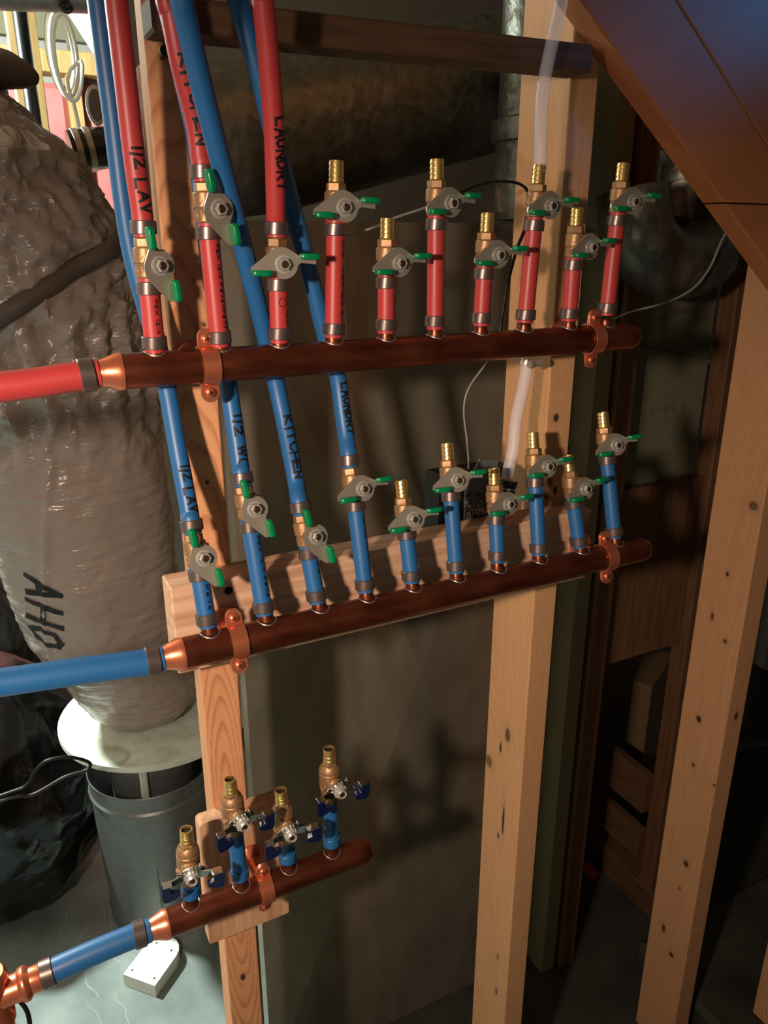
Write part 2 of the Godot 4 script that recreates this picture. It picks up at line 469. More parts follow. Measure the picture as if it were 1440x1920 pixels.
# ------------------------------------------------------------------ lumber
func stud_mesh(w: float, d: float, h: float, y_off := 0.0, twist := 0.0, r := 0.0022) -> ArrayMesh:
	# front face at z = 0, left edge at x = 0, depth d behind, foot at y = 0; eased corners; uv as in wood_tex
	var m := Mb.new()
	var out := PackedVector2Array()
	for c in [[Vector2(r, -r), PI, -1], [Vector2(w - r, -r), PI / 2, -1], [Vector2(w - r, -d + r), 0.0, -1], [Vector2(r, -d + r), -PI / 2, -1]]:
		for k in 4:
			var a: float = c[1] - PI / 2 * k / 3
			out.append(c[0] + Vector2(cos(a), sin(a)) * r)
	# order: left-front corner, front, right-front corner, right, right-back, back, left-back, left
	var per := PackedFloat32Array()
	var run := 0.0
	for i in out.size() + 1:
		per.append(run)
		run += out[i % out.size()].distance_to(out[(i + 1) % out.size()])
	var full := 2 * (w + d)
	var rows := 12
	for j in rows:
		for i in out.size():
			var i2 := (i + 1) % out.size()
			var y0 := h * j / rows
			var y1 := h * (j + 1) / rows
			var t0 := twist * (y0 / h - 0.3)
			var t1 := twist * (y1 / h - 0.3)
			var piv := Vector2(w / 2, 0)
			var pa := piv + (out[i] - piv).rotated(t0)
			var pb := piv + (out[i2] - piv).rotated(t0)
			var pc := piv + (out[i2] - piv).rotated(t1)
			var pd := piv + (out[i] - piv).rotated(t1)
			var ua := fposmod((per[i] + d) / full, 1.0)
			var ub := ua + (per[i + 1] - per[i]) / full
			var va := (y0 + y_off) / 1.6
			var vb := (y1 + y_off) / 1.6
			m.quad(Vector3(pa.x, y0, pa.y), Vector3(pb.x, y0, pb.y), Vector3(pc.x, y1, pc.y), Vector3(pd.x, y1, pd.y), Vector2(ua, va), Vector2(ub, va), Vector2(ub, vb), Vector2(ua, vb))
	for e in [0, 1]:
		var t: float = twist * (e - 0.3)
		var c := Vector3(w / 2, h * e, -d / 2)
		for i in out.size():
			var p := Vector2(w / 2, 0) + (out[i] - Vector2(w / 2, 0)).rotated(t)
			var q := Vector2(w / 2, 0) + (out[(i + 1) % out.size()] - Vector2(w / 2, 0)).rotated(t)
			if e == 1:
				m.tri(c, Vector3(p.x, h, p.y), Vector3(q.x, h, q.y))
			else:
				m.tri(c, Vector3(q.x, 0, q.y), Vector3(p.x, 0, p.y))
	return m.mesh(50)

# ------------------------------------------------------------------ plumbing
var shapes := {}

func ring_mesh(r := 0.0100, h := 0.0098) -> ArrayMesh:
	var m := Mb.new()
	m.lathe([Vector2(r - 0.0022, -h / 2), Vector2(r - 0.0004, -h / 2), Vector2(r, -h / 2 + 0.0005), Vector2(r, h / 2 - 0.0005), Vector2(r - 0.0004, h / 2), Vector2(r - 0.0022, h / 2)], Transform3D(), 28)
	return m.mesh(35)

func make_shapes() -> void:
	shapes.ring = ring_mesh()
	# green-handled valve: origin where the lower crimp ring sits, y up the riser, z along the stem
	var b := Mb.new()
	b.lathe([Vector2(0.005, 0.0072), Vector2(0.0078, 0.0072), Vector2(0.0086, 0.0078), Vector2(0.0091, 0.0090), Vector2(0.0091, 0.0168), Vector2(0.0084, 0.0174), Vector2(0.0084, 0.0183), Vector2(0.0098, 0.0190), Vector2(0.0098, 0.0290), Vector2(0.0092, 0.0300), Vector2(0.0076, 0.0306), Vector2(0.006, 0.0306)], Transform3D(), 28)
	b.lathe([Vector2(0.004, 0.0304), Vector2(0.0082, 0.0304), Vector2(0.0086, 0.0310), Vector2(0.0086, 0.0362), Vector2(0.0080, 0.0368), Vector2(0.004, 0.0368)], Transform3D(Basis(Vector3.UP, 0.4)), 6)
	b.lathe([Vector2(0.0072, 0.004), Vector2(0.0072, 0.0165), Vector2(0.0062, 0.0172), Vector2(0.0062, 0.0200), Vector2(0.0, 0.0200)], Transform3D(Basis(Vector3.RIGHT, PI / 2), Vector3(0, 0.017, 0)), 20)
	b.box(Vector3(0.004, 0.004, 0.012), at(0.006, 0.0265, 0.0105), 0.0006)     # stop lug
	for k in 3:                                                             # raised casting marks on the flank
		var ang := -0.9 - 0.25 * k
		b.box(Vector3(0.0014, 0.0026, 0.0006), Transform3D(Basis(Vector3.UP, ang), Vector3(sin(ang) * 0.0092, 0.0128, cos(ang) * 0.0092)), 0.0002)
	var mk := PackedVector3Array()
	for k in 17:
		var a := TAU * k / 16
		var th := -0.95 + 0.24 * cos(a)
		mk.append(Vector3(sin(th) * 0.0099, 0.0240 + 0.0024 * sin(a), cos(th) * 0.0099))
	b.tube(mk, 0.0003, 5, false)
	shapes.valve_body = b.mesh(35)
	b = Mb.new()
	var pr := [Vector2(0.0050, 0.0362), Vector2(0.0057, 0.0364)]
	for k in 4:
		var y := 0.0372 + 0.0042 * k
		pr.append_array([Vector2(0.0060, y), Vector2(0.0064, y + 0.0005), Vector2(0.0063, y + 0.0022), Vector2(0.0060, y + 0.0038)])
	pr.append_array([Vector2(0.0060, 0.0539), Vector2(0.0057, 0.0542), Vector2(0.0047, 0.0542), Vector2(0.0045, 0.0538), Vector2(0.0045, 0.042), Vector2(0.0, 0.042)])
	b.lathe(pr, Transform3D(), 28)
	shapes.barb = b.mesh(40)
	# handle: A wing towards +x, lips bent to +z; origin at the stem
	b = Mb.new()
	var pl := PackedVector2Array([Vector2(0.0268, 0.0025), Vector2(0.0274, 0.0068), Vector2(0.0105, 0.0072)])
	for k in 11:
		var a := deg_to_rad(45.0 + 130.0 * k / 10)
		pl.append(Vector2(cos(a), sin(a)) * 0.0116)
	pl.append_array(PackedVector2Array([Vector2(-0.0145, -0.0012), Vector2(-0.027, -0.0002), Vector2(-0.027, -0.0066), Vector2(-0.0125, -0.0068)]))
	pl.append_array(PackedVector2Array([Vector2(-0.0085, -0.0092), Vector2(-0.0035, -0.0122), Vector2(0.0010, -0.0134), Vector2(0.0066, -0.0128)]))
	b.prism(pl, 0.0, 0.0014, Transform3D(), 0.0003)
	b.box(Vector3(0.0150, 0.0014, 0.0075), at(0.0194, 0.0066, 0.0040), 0.0004)
	b.box(Vector3(0.0135, 0.0014, 0.0075), at(-0.0202, -0.0060, 0.0040), 0.0004)
	shapes.plate = b.mesh(30)
	b = Mb.new()
	var gp := PackedVector2Array()
	for k in 20:
		var a := TAU * k / 20
		var q := Vector2(cos(a), sin(a))
		gp.append(Vector2(signf(q.x) * pow(absf(q.x), 0.6) * 0.0084, signf(q.y) * pow(absf(q.y), 0.6) * 0.0044))
	b.prism(gp, -0.0023, 0.0023, Transform3D(Basis(Vector3.RIGHT, PI / 2)), 0.0008)
	shapes.grip = b.mesh(60)
	b = Mb.new()
	b.lathe([Vector2(0.0, 0.0), Vector2(0.0074, 0.0), Vector2(0.0074, 0.0006), Vector2(0.0055, 0.0009)], Transform3D(Basis(Vector3.RIGHT, PI / 2)), 20)
	b.lathe([Vector2(0.0050, 0.0006), Vector2(0.0050, 0.0044), Vector2(0.0044, 0.0052), Vector2(0.0037, 0.0052), Vector2(0.0035, 0.0034), Vector2(0.0, 0.0040)], Transform3D(Basis(Vector3.RIGHT, PI / 2)), 6)
	shapes.nut = b.mesh(25)
	b = Mb.new()
	b.lathe([Vector2(0.0029, 0.003), Vector2(0.0029, 0.0046), Vector2(0.0024, 0.0050), Vector2(0.0, 0.0050)], Transform3D(Basis(Vector3.RIGHT, PI / 2)), 12)
	shapes.stem = b.mesh(35)
	# navy-handled valve of the lowest manifold
	b = Mb.new()
	b.lathe([Vector2(0.005, 0.002), Vector2(0.0088, 0.002), Vector2(0.0092, 0.004), Vector2(0.0096, 0.012), Vector2(0.0110, 0.020), Vector2(0.0115, 0.024), Vector2(0.0115, 0.0385), Vector2(0.0108, 0.0392), Vector2(0.0112, 0.0400), Vector2(0.0112, 0.0420), Vector2(0.0098, 0.0455), Vector2(0.0076, 0.0480), Vector2(0.004, 0.0482)], Transform3D(), 28)
	b.lathe([Vector2(0.004, 0.0455), Vector2(0.0088, 0.0455), Vector2(0.0082, 0.0500), Vector2(0.0068, 0.0510), Vector2(0.004, 0.0510)], Transform3D(), 6)
	b.lathe([Vector2(0.0082, 0.004), Vector2(0.0082, 0.0150), Vector2(0.0070, 0.0165), Vector2(0.0060, 0.0200), Vector2(0.0, 0.0200)], Transform3D(Basis(Vector3.RIGHT, PI / 2), Vector3(0, 0.030, 0)), 20)
	b.box(Vector3(0.005, 0.0045, 0.006), at(-0.0105, 0.024, 0.006), 0.0008)
	shapes.wide_body = b.mesh(35)
	b = Mb.new()
	b.lathe([Vector2(0.0055, 0.0495), Vector2(0.0068, 0.0510), Vector2(0.0066, 0.0540), Vector2(0.0062, 0.0545), Vector2(0.0066, 0.0552), Vector2(0.0064, 0.0580), Vector2(0.0060, 0.0585), Vector2(0.0064, 0.0592), Vector2(0.0063, 0.0660), Vector2(0.0060, 0.0668), Vector2(0.0050, 0.0668), Vector2(0.0048, 0.0660), Vector2(0.0048, 0.052), Vector2(0.0, 0.052)], Transform3D(), 28)
	shapes.wide_barb = b.mesh(40)
	b = Mb.new()
	var hub := PackedVector2Array()
	for k in 24:
		var a := TAU * k / 24
		hub.append(Vector2(cos(a) * 0.0150, sin(a) * (0.0096 + 0.0010 * cos(a) * cos(a))))
	b.prism(hub, 0.0, 0.0016, Transform3D(Basis(Vector3.BACK, 0.25)), 0.0004)
	b.prism(PackedVector2Array([Vector2(-0.009, -0.004), Vector2(-0.009, 0.004), Vector2(-0.0255, 0.0022), Vector2(-0.0255, -0.005)]), 0.0, 0.0015, Transform3D(Basis(Vector3.UP, 0.22)), 0.0003)
	b.prism(PackedVector2Array([Vector2(0.009, -0.004), Vector2(0.009, 0.005), Vector2(0.0265, 0.0052), Vector2(0.0265, -0.002)]), 0.0, 0.0015, Transform3D(Basis(Vector3.UP, -0.22)), 0.0003)
	b.box(Vector3(0.0085, 0.0016, 0.0085), at(-0.0232, 0.0022, 0.0080), 0.0004)
	b.box(Vector3(0.0085, 0.0016, 0.0085), at(0.0245, 0.0050, 0.0080), 0.0004)
	b.box(Vector3(0.0016, 0.0060, 0.0050), at(0.0085, 0.0090, 0.0022), 0.0004)
	shapes.tee_plate = b.mesh(30)
	b = Mb.new()
	var hook := PackedVector2Array([Vector2(-0.0005, 0.002), Vector2(0.0078, 0.002), Vector2(0.0082, -0.0048), Vector2(0.0105, -0.0060), Vector2(0.0150, -0.0062), Vector2(0.0168, -0.0082), Vector2(0.0160, -0.0108), Vector2(0.0120, -0.0130), Vector2(0.0040, -0.0146), Vector2(0.0012, -0.0138), Vector2(0.0, -0.0110)])
	b.prism(hook, -0.0026, 0.0026, Transform3D(Basis.from_scale(Vector3(0.95, 1.15, 1))), 0.0010)
	shapes.hook = b.mesh(55)
	b = Mb.new()
	var hookm := PackedVector2Array()
	for p in hook:
		hookm.append(Vector2(-p.x, p.y))
	b.prism(hookm, -0.0026, 0.0026, Transform3D(Basis.from_scale(Vector3(0.95, 1.15, 1))), 0.0010)
	shapes.hook_mirrored = b.mesh(55)
	b = Mb.new()
	for k in 10:
		var a := TAU * k / 10
		b.box(Vector3(0.0022, 0.0012, 0.0042), Transform3D(Basis(Vector3.BACK, a + PI / 2), Vector3(cos(a) * 0.0066, sin(a) * 0.0066, 0.0036)), 0.0003)
	b.lathe([Vector2(0.0066, 0.001), Vector2(0.0066, 0.0060), Vector2(0.0052, 0.0068), Vector2(0.0050, 0.0098), Vector2(0.0043, 0.0104), Vector2(0.0036, 0.0100), Vector2(0.0034, 0.0088), Vector2(0.0, 0.0088)], Transform3D(Basis(Vector3.RIGHT, PI / 2)), 18)
	shapes.knurl = b.mesh(30)
	b = Mb.new()
	b.lathe([Vector2(0.0, 0.0087), Vector2(0.0026, 0.0088), Vector2(0.0024, 0.0097), Vector2(0.0, 0.0099)], Transform3D(Basis(Vector3.RIGHT, PI / 2)), 12)
	shapes.knurl_stem = b.mesh(35)
	b = Mb.new()
	b.lathe([Vector2(0.0, 0.0555), Vector2(0.0046, 0.0555), Vector2(0.0046, 0.0640), Vector2(0.0, 0.0642)], Transform3D(), 16)
	shapes.bore_shade = b.mesh(35)
	# screw with a cross slot, axis +z
	b = Mb.new()
	b.lathe([Vector2(0.0, 0.0), Vector2(0.0043, 0.0), Vector2(0.0045, 0.0006), Vector2(0.0040, 0.0018), Vector2(0.0024, 0.0025), Vector2(0.0, 0.0026)], Transform3D(Basis(Vector3.RIGHT, PI / 2)), 16)
	shapes.screw = b.mesh(50)
	b = Mb.new()
	b.box(Vector3(0.0046, 0.0009, 0.0010), at(0, 0, 0.0023), 0.0)
	b.box(Vector3(0.0009, 0.0046, 0.0010), at(0, 0, 0.0023), 0.0)
	shapes.slot = b.mesh(20)

func valve(label: String, group: String, xf: Transform3D, turn: float) -> Node3D:
	var o := thing("ball_valve", label, "valve", xf, group)
	part("body", shapes.valve_body, M.brass, o)
	part("barb", shapes.barb, M.brass_bright, o)
	var h := part("handle", shapes.plate, M.steel, o, Transform3D(Basis(Vector3.BACK, turn), Vector3(0, 0.017, 0.0205)))
	part("grip", shapes.grip, M.green, h, at(0.0194, 0.0070, 0.0062))
	part("grip", shapes.grip, M.green, h, at(-0.0204, -0.0064, 0.0062))
	part("nut", shapes.nut, M.nut, o, at(0, 0.017, 0.0218))
	part("stem", shapes.stem, M.stem, o, at(0, 0.017, 0.0218))
	return o

func wide_valve(label: String, group: String, xf: Transform3D) -> Node3D:
	var o := thing("ball_valve", label, "valve", xf, group)
	part("body", shapes.wide_body, M.brass, o)
	part("barb", shapes.wide_barb, M.brass_bright, o)
	part("bore_shade", shapes.bore_shade, M.hole, o)  # dark plug standing in for the shade inside the open barb
	var h := part("handle", shapes.tee_plate, M.chrome, o, Transform3D(Basis(Vector3.RIGHT, 0.12), Vector3(0, 0.030, 0.0200)))
	part("grip", shapes.hook, M.navy, h, at(-0.0285, 0.0005, 0.0100))
	part("grip", shapes.hook_mirrored, M.navy, h, at(0.0300, 0.0030, 0.0100))
	part("nut", shapes.knurl, M.nut, o, at(0, 0.030, 0.0212))
	part("stem", shapes.knurl_stem, M.stem, o, at(0, 0.030, 0.0212))
	return o

func manifold(label: String, axis: Vector3, x0: float, x1: float, risers: Array, lean: Vector3, stub_high: float) -> Node3D:
	# axis: a point on the axis at x = 0; the reducer is at x0, the capped end at x1
	const R := 0.0143
	var o := thing("copper_manifold", label, "manifold", Transform3D(Basis(), axis), "copper manifolds on the studs")
	var tox := Basis(Vector3.BACK, -PI / 2)
	var m := Mb.new()
	m.lathe([Vector2(0.0, x0 + 0.0165), Vector2(R, x0 + 0.0165), Vector2(R, x1 - 0.016), Vector2(R * 0.97, x1 - 0.010), Vector2(R * 0.84, x1 - 0.0045), Vector2(R * 0.55, x1 - 0.0012), Vector2(0.0, x1)], Transform3D(tox), 40)
	part("header", m.mesh(40), M.copper, o)
	m = Mb.new()
	m.lathe([Vector2(0.006, x0), Vector2(0.0105, x0), Vector2(0.0110, x0 + 0.002), Vector2(0.0118, x0 + 0.005), Vector2(R + 0.0006, x0 + 0.0130), Vector2(R + 0.0007, x0 + 0.0172), Vector2(R - 0.0004, x0 + 0.0176)], Transform3D(tox), 40)
	part("reducer", m.mesh(50), M.copper_new, o)
	var d := lean.normalized()
	var stub := Mb.new()
	stub.lathe([Vector2(0.0074, 0.006), Vector2(0.0072, 0.0155), Vector2(0.0066, stub_high), Vector2(0.0062, stub_high + 0.0005)], Transform3D(along(d)), 24)
	var stub_mesh := stub.mesh(40)
	var sol := Mb.new()
	var loop := PackedVector3Array()
	for k in 33:
		var a := TAU * k / 32
		var w := 0.0087
		loop.append(Vector3(w * cos(a), sqrt(R * R - w * w * sin(a) * sin(a)) + 0.0002, w * sin(a)))
	sol.tube(loop, 0.0008, 6, false)
	var sol_mesh := sol.mesh(60)
	for bx in risers:
		var s := part("stub", stub_mesh, M.copper, o, at(bx, 0, 0))
		part("solder_ring", sol_mesh, M.solder, s, Transform3D(along(Vector3(d.x, d.y, d.z * 0.5))))
	return o

func pex(called: String, label: String, category: String, p: PackedVector3Array, r: float, m: Material, group := "") -> Node3D:
	var o := thing(called, label, category, Transform3D(), group)
	var b := Mb.new()
	b.tube(p, r, 24)
	part("pipe", b.mesh(50), m, o)
	return o

func lettering(o: Node3D, text: String, p: PackedVector3Array, r: float, y_top: float, y_low: float, theta: float, high: float, width: float, ink: Material, face: Vector3, wobble := 0.1) -> void:
	# text read downwards between two heights on a pipe
	var rising := p[-1].y > p[0].y
	var s := 0.0
	for j in p.size() - 1:
		var a := p[j].y
		var b := p[j + 1].y
		if (a - y_top) * (b - y_top) <= 0.0:
			s += p[j].distance_to(p[j + 1]) * (y_top - a) / (b - a if absf(b - a) > 1e-9 else 1.0)
			break
		s += p[j].distance_to(p[j + 1])
	var units := 0.0
	for ch in text:
		units += (0.35 if ch in "1I/" else 0.55 if ch == " " else 1.0) + 0.28
	var wide := (y_top - y_low) / units
	part("lettering", strips(polyline_text(text, wide, high, wide * 0.28, wobble), width, pipe_place(p, r, s, theta, rising, face)), ink, o)

func clamp_on(label: String, x: float, axis: Vector3, back: float, tilt := 0.0) -> void:
	# split-ring clamp round a manifold, standing off a flange on the wood at z = back
	var o := thing("pipe_clamp", label, "pipe clamp", Transform3D(Basis(Vector3.RIGHT, tilt), Vector3(x, axis.y, axis.z)), "copper ring clamps on the manifolds")
	const R := 0.0152
	var m := Mb.new()
	var n := 20
	for half in 2:
		for k in n:
			var a0 := -PI / 2 + PI * k / n + PI * half
			var a1 := -PI / 2 + PI * (k + 1) / n + PI * half
			for e in [[R, R + 0.0012]]:
				var w := 0.0074
				var i0 := Vector3(0, sin(a0), cos(a0))
				var i1 := Vector3(0, sin(a1), cos(a1))
				var xw := Vector3(w, 0, 0)
				m.quad(i0 * e[1] - xw, i0 * e[1] + xw, i1 * e[1] + xw, i1 * e[1] - xw)
				m.quad(i1 * e[0] - xw, i1 * e[0] + xw, i0 * e[0] + xw, i0 * e[0] - xw)
				m.quad(i0 * e[0] + xw, i1 * e[0] + xw, i1 * e[1] + xw, i0 * e[1] + xw)
				m.quad(i1 * e[0] - xw, i0 * e[0] - xw, i0 * e[1] - xw, i1 * e[1] - xw)
	for sg in [-1.0, 1.0]:
		for dz in [0.0012, -0.0012]:
			var tab := PackedVector2Array([Vector2(-0.0074, 0.0145 * sg), Vector2(0.0074, 0.0145 * sg)])
			for k in 9:
				var a := PI * k / 8
				tab.append(Vector2(cos(a) * 0.0074, sg * (0.0235 + sin(a) * 0.0072)))
			m.prism(tab, dz - 0.0007, dz + 0.0007, Transform3D(), 0.0002)
	part("strap", m.mesh(40), M.copper_new, o)
	for sg in [-1.0, 1.0]:
		var s := part("screw", shapes.screw, M.copper_new, o, Transform3D(Basis(Vector3.BACK, 0.4), Vector3(0, 0.0222 * sg, 0.0019)))
		part("slot", shapes.slot, M.copper, s)
	var deep := axis.z - back
	m = Mb.new()
	m.lathe([Vector2(0.0, -deep + 0.0004), Vector2(0.0150, -deep + 0.0004), Vector2(0.0150, -deep + 0.0024), Vector2(0.0125, -deep + 0.0055), Vector2(0.0075, -deep + 0.0085), Vector2(0.0058, -deep + 0.0100), Vector2(0.0058, -0.0155), Vector2(0.0, -0.0155)], Transform3D(Basis(Vector3.RIGHT, PI / 2) * Basis(Vector3.UP, 0.0)), 28)
	var fl := part("flange", m.mesh(40), M.copper_new, o)
	fl.transform = Transform3D(Basis(Vector3.RIGHT, -tilt), Vector3(0, 0.0, 0))

const ORD := ["first", "second", "third", "fourth", "fifth", "sixth", "seventh", "eighth", "ninth", "tenth"]

# ------------------------------------------------------------------ the scene
func _ready() -> void:
	# camera
	var cam := Camera3D.new()
	cam.name = "camera"
	add_child(cam)
	cam.fov = rad_to_deg(2.0 * atan(960.0 / 1450.0))
	cam.near = 0.02
	cam.position = Vector3(0, 1.45, 0.70)
	cam.rotation = Vector3(deg_to_rad(-19.3), deg_to_rad(-27.0), 0)
	# environment
	var env := Environment.new()
	env.background_mode = Environment.BG_COLOR
	env.background_color = Color(0.01, 0.012, 0.015)
	env.tonemap_mode = Environment.TONE_MAPPER_LINEAR
	env.tonemap_exposure = 1.0
	env.sdfgi_enabled = true
	env.ssao_enabled = true
	env.ssil_enabled = true
	var we := WorldEnvironment.new()
	we.name = "environment"
	we.environment = env
	add_child(we)
	# hand torch held left of the camera
	var torch := SpotLight3D.new()
	torch.name = "torch_light"
	add_child(torch)
	torch.position = Vector3(-0.40, 1.50, 0.72)
	torch.look_at(Vector3(0.28, 1.00, 0.0))
	torch.light_color = Color(1.0, 0.90, 0.82)
	torch.light_energy = 1.32
	torch.spot_range = 12.0
	torch.spot_angle = 41.0
	torch.spot_angle_attenuation = 1.0
	torch.light_size = 0.028
	torch.shadow_enabled = true
	# room lamp behind the bag, cool white
	var lamp := OmniLight3D.new()
	lamp.name = "ceiling_lamp_light"
	add_child(lamp)
	lamp.position = Vector3(-0.55, 1.95, -1.35)
	lamp.light_color = Color(0.94, 1.0, 0.975)
	lamp.light_energy = 7.5
	lamp.omni_range = 12.0
	lamp.light_size = 0.06
	lamp.shadow_enabled = true
	# faint blue spot added out of view to tint the upper stringer
	var blue_fill := SpotLight3D.new()
	blue_fill.name = "added_blue_light"
	add_child(blue_fill)
	blue_fill.position = Vector3(1.15, 1.82, 0.27)
	blue_fill.look_at(Vector3(0.78, 1.72, 0.03))
	blue_fill.light_color = Color(0.04, 0.55, 1.0)
	blue_fill.light_energy = 0.27
	blue_fill.spot_range = 12.0
	blue_fill.spot_angle = 17.0
	blue_fill.spot_angle_attenuation = 1.0
	blue_fill.light_size = 0.05
	blue_fill.shadow_enabled = true

	make_materials()
	make_shapes()
	build_shell()
	build_lumber()
	build_ducts()
	build_left_side()
	build_plumbing()
	build_wires()

func slab(called: String, lo: Vector3, hi: Vector3, m: Material) -> MeshInstance3D:
	return struct(called, rounded(hi - lo, 0.0), m, Transform3D(Basis(), (lo + hi) / 2))

func build_shell() -> void:
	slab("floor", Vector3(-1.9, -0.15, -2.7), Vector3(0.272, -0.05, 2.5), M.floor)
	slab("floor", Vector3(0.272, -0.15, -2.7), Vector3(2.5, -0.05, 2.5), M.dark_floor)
	slab("ceiling", Vector3(-1.9, 2.45, -2.7), Vector3(2.5, 2.55, 2.5), M.ceiling)
	slab("wall_left", Vector3(-1.9, -0.05, -2.7), Vector3(-1.8, 2.45, 2.5), M.wall)
	slab("wall_right", Vector3(2.4, -0.05, -2.7), Vector3(2.5, 2.45, 2.5), M.wall)
	slab("wall_front", Vector3(-1.8, -0.05, 2.4), Vector3(2.4, 2.45, 2.5), M.wall)
	slab("wall_added", Vector3(0.31, -0.05, -1.14), Vector3(2.4, 2.45, -1.07), M.wall)  # partition added to stop the room lamp leaking in under the stairs
	var back := slab("wall_back", Vector3(-1.8, -0.05, -2.7), Vector3(2.4, 2.45, -2.6), M.wall)
	var c := Vector3(0.3, 1.20, -2.65)          # centre of that slab; its pieces are placed from it
	var batt := rounded(Vector3(0.33, 1.95, 0.06), 0.02)
	var post := rounded(Vector3(0.045, 2.0, 0.09), 0.002)
	for k in 6:
		part("insulation_batt", batt, M.pink, back, Transform3D(Basis(), Vector3(-0.55 + 0.376 * k + 0.03, 1.0, -2.572) - c))
		part("stud", post, M.pale_wood, back, Transform3D(Basis(), Vector3(-0.74 + 0.376 * k + 0.03, 1.0, -2.555) - c))
	part("top_plate", rounded(Vector3(2.4, 0.07, 0.10), 0.002), M.pale_wood, back, Transform3D(Basis(), Vector3(0.3, 2.035, -2.55) - c))
	part("rim_board", rounded(Vector3(2.4, 0.16, 0.04), 0.002), M.drywall, back, Transform3D(Basis(), Vector3(0.3, 2.19, -2.57) - c))
	# ceiling lamp fitting with its bulb
	var lamp := thing("ceiling_lamp", "bare white bulb lamp hanging from ceiling of the room behind", "lamp", at(-0.55, 1.95, -1.35))
	var b := Mb.new()
	b.ball(Vector3.ZERO, Vector3(0.035, 0.045, 0.035), 10)
	var glow := mat(Color(1, 1, 1), 0.5)
	glow.emission_enabled = true
	glow.emission = Color(0.94, 1, 0.975)
	glow.emission_energy_multiplier = 2.0
	part("bulb", b.mesh(60), glow, lamp)
	b = Mb.new()
	b.lathe([Vector2(0.0, 0.05), Vector2(0.02, 0.05), Vector2(0.022, 0.09), Vector2(0.045, 0.11), Vector2(0.045, 0.20), Vector2(0.006, 0.21), Vector2(0.006, 0.498), Vector2(0.0, 0.498)], Transform3D(), 20)
	part("holder", b.mesh(40), M.white, lamp)

	# blue lamp added to tint the stringer, and the torch, both outside the picture
	glow = glow.duplicate()
	glow.emission = Color(0.18, 0.50, 1.0)
	glow.emission_energy_multiplier = 0.4
	lamp = thing("added_blue_lamp", "small bluish bulb lamp added out of view to tint the stringer", "lamp", at(1.15, 1.82, 0.27))
	b = Mb.new()
	b.ball(Vector3.ZERO, Vector3(0.03, 0.04, 0.03), 10)
	part("bulb", b.mesh(60), glow, lamp)
	b = Mb.new()
	b.lathe([Vector2(0.0, 0.045), Vector2(0.02, 0.045), Vector2(0.022, 0.09), Vector2(0.045, 0.11), Vector2(0.045, 0.20), Vector2(0.006, 0.21), Vector2(0.006, 0.628), Vector2(0.0, 0.628)], Transform3D(), 20)
	part("holder", b.mesh(40), M.white, lamp)
	glow = glow.duplicate()
	glow.emission = Color(1.0, 0.9, 0.82)
	glow.emission_energy_multiplier = 1.0
	var aim := Vector3(0.62, -0.40, -0.72).normalized()
	lamp = thing("torch", "black hand torch held beside the viewer", "torch", Transform3D(along(aim), Vector3(-0.40, 1.50, 0.72)))
	b = Mb.new()
	b.lathe([Vector2(0.0, -0.16), Vector2(0.014, -0.16), Vector2(0.014, -0.06), Vector2(0.02, -0.035), Vector2(0.02, -0.022), Vector2(0.0, -0.022)], Transform3D(), 20)
	part("barrel", b.mesh(40), M.rubber, lamp)
	b = Mb.new()
	b.lathe([Vector2(0.0, -0.0215), Vector2(0.017, -0.0215), Vector2(0.017, -0.019), Vector2(0.0, -0.019)], Transform3D(), 20)
	part("lens", b.mesh(40), glow, lamp)

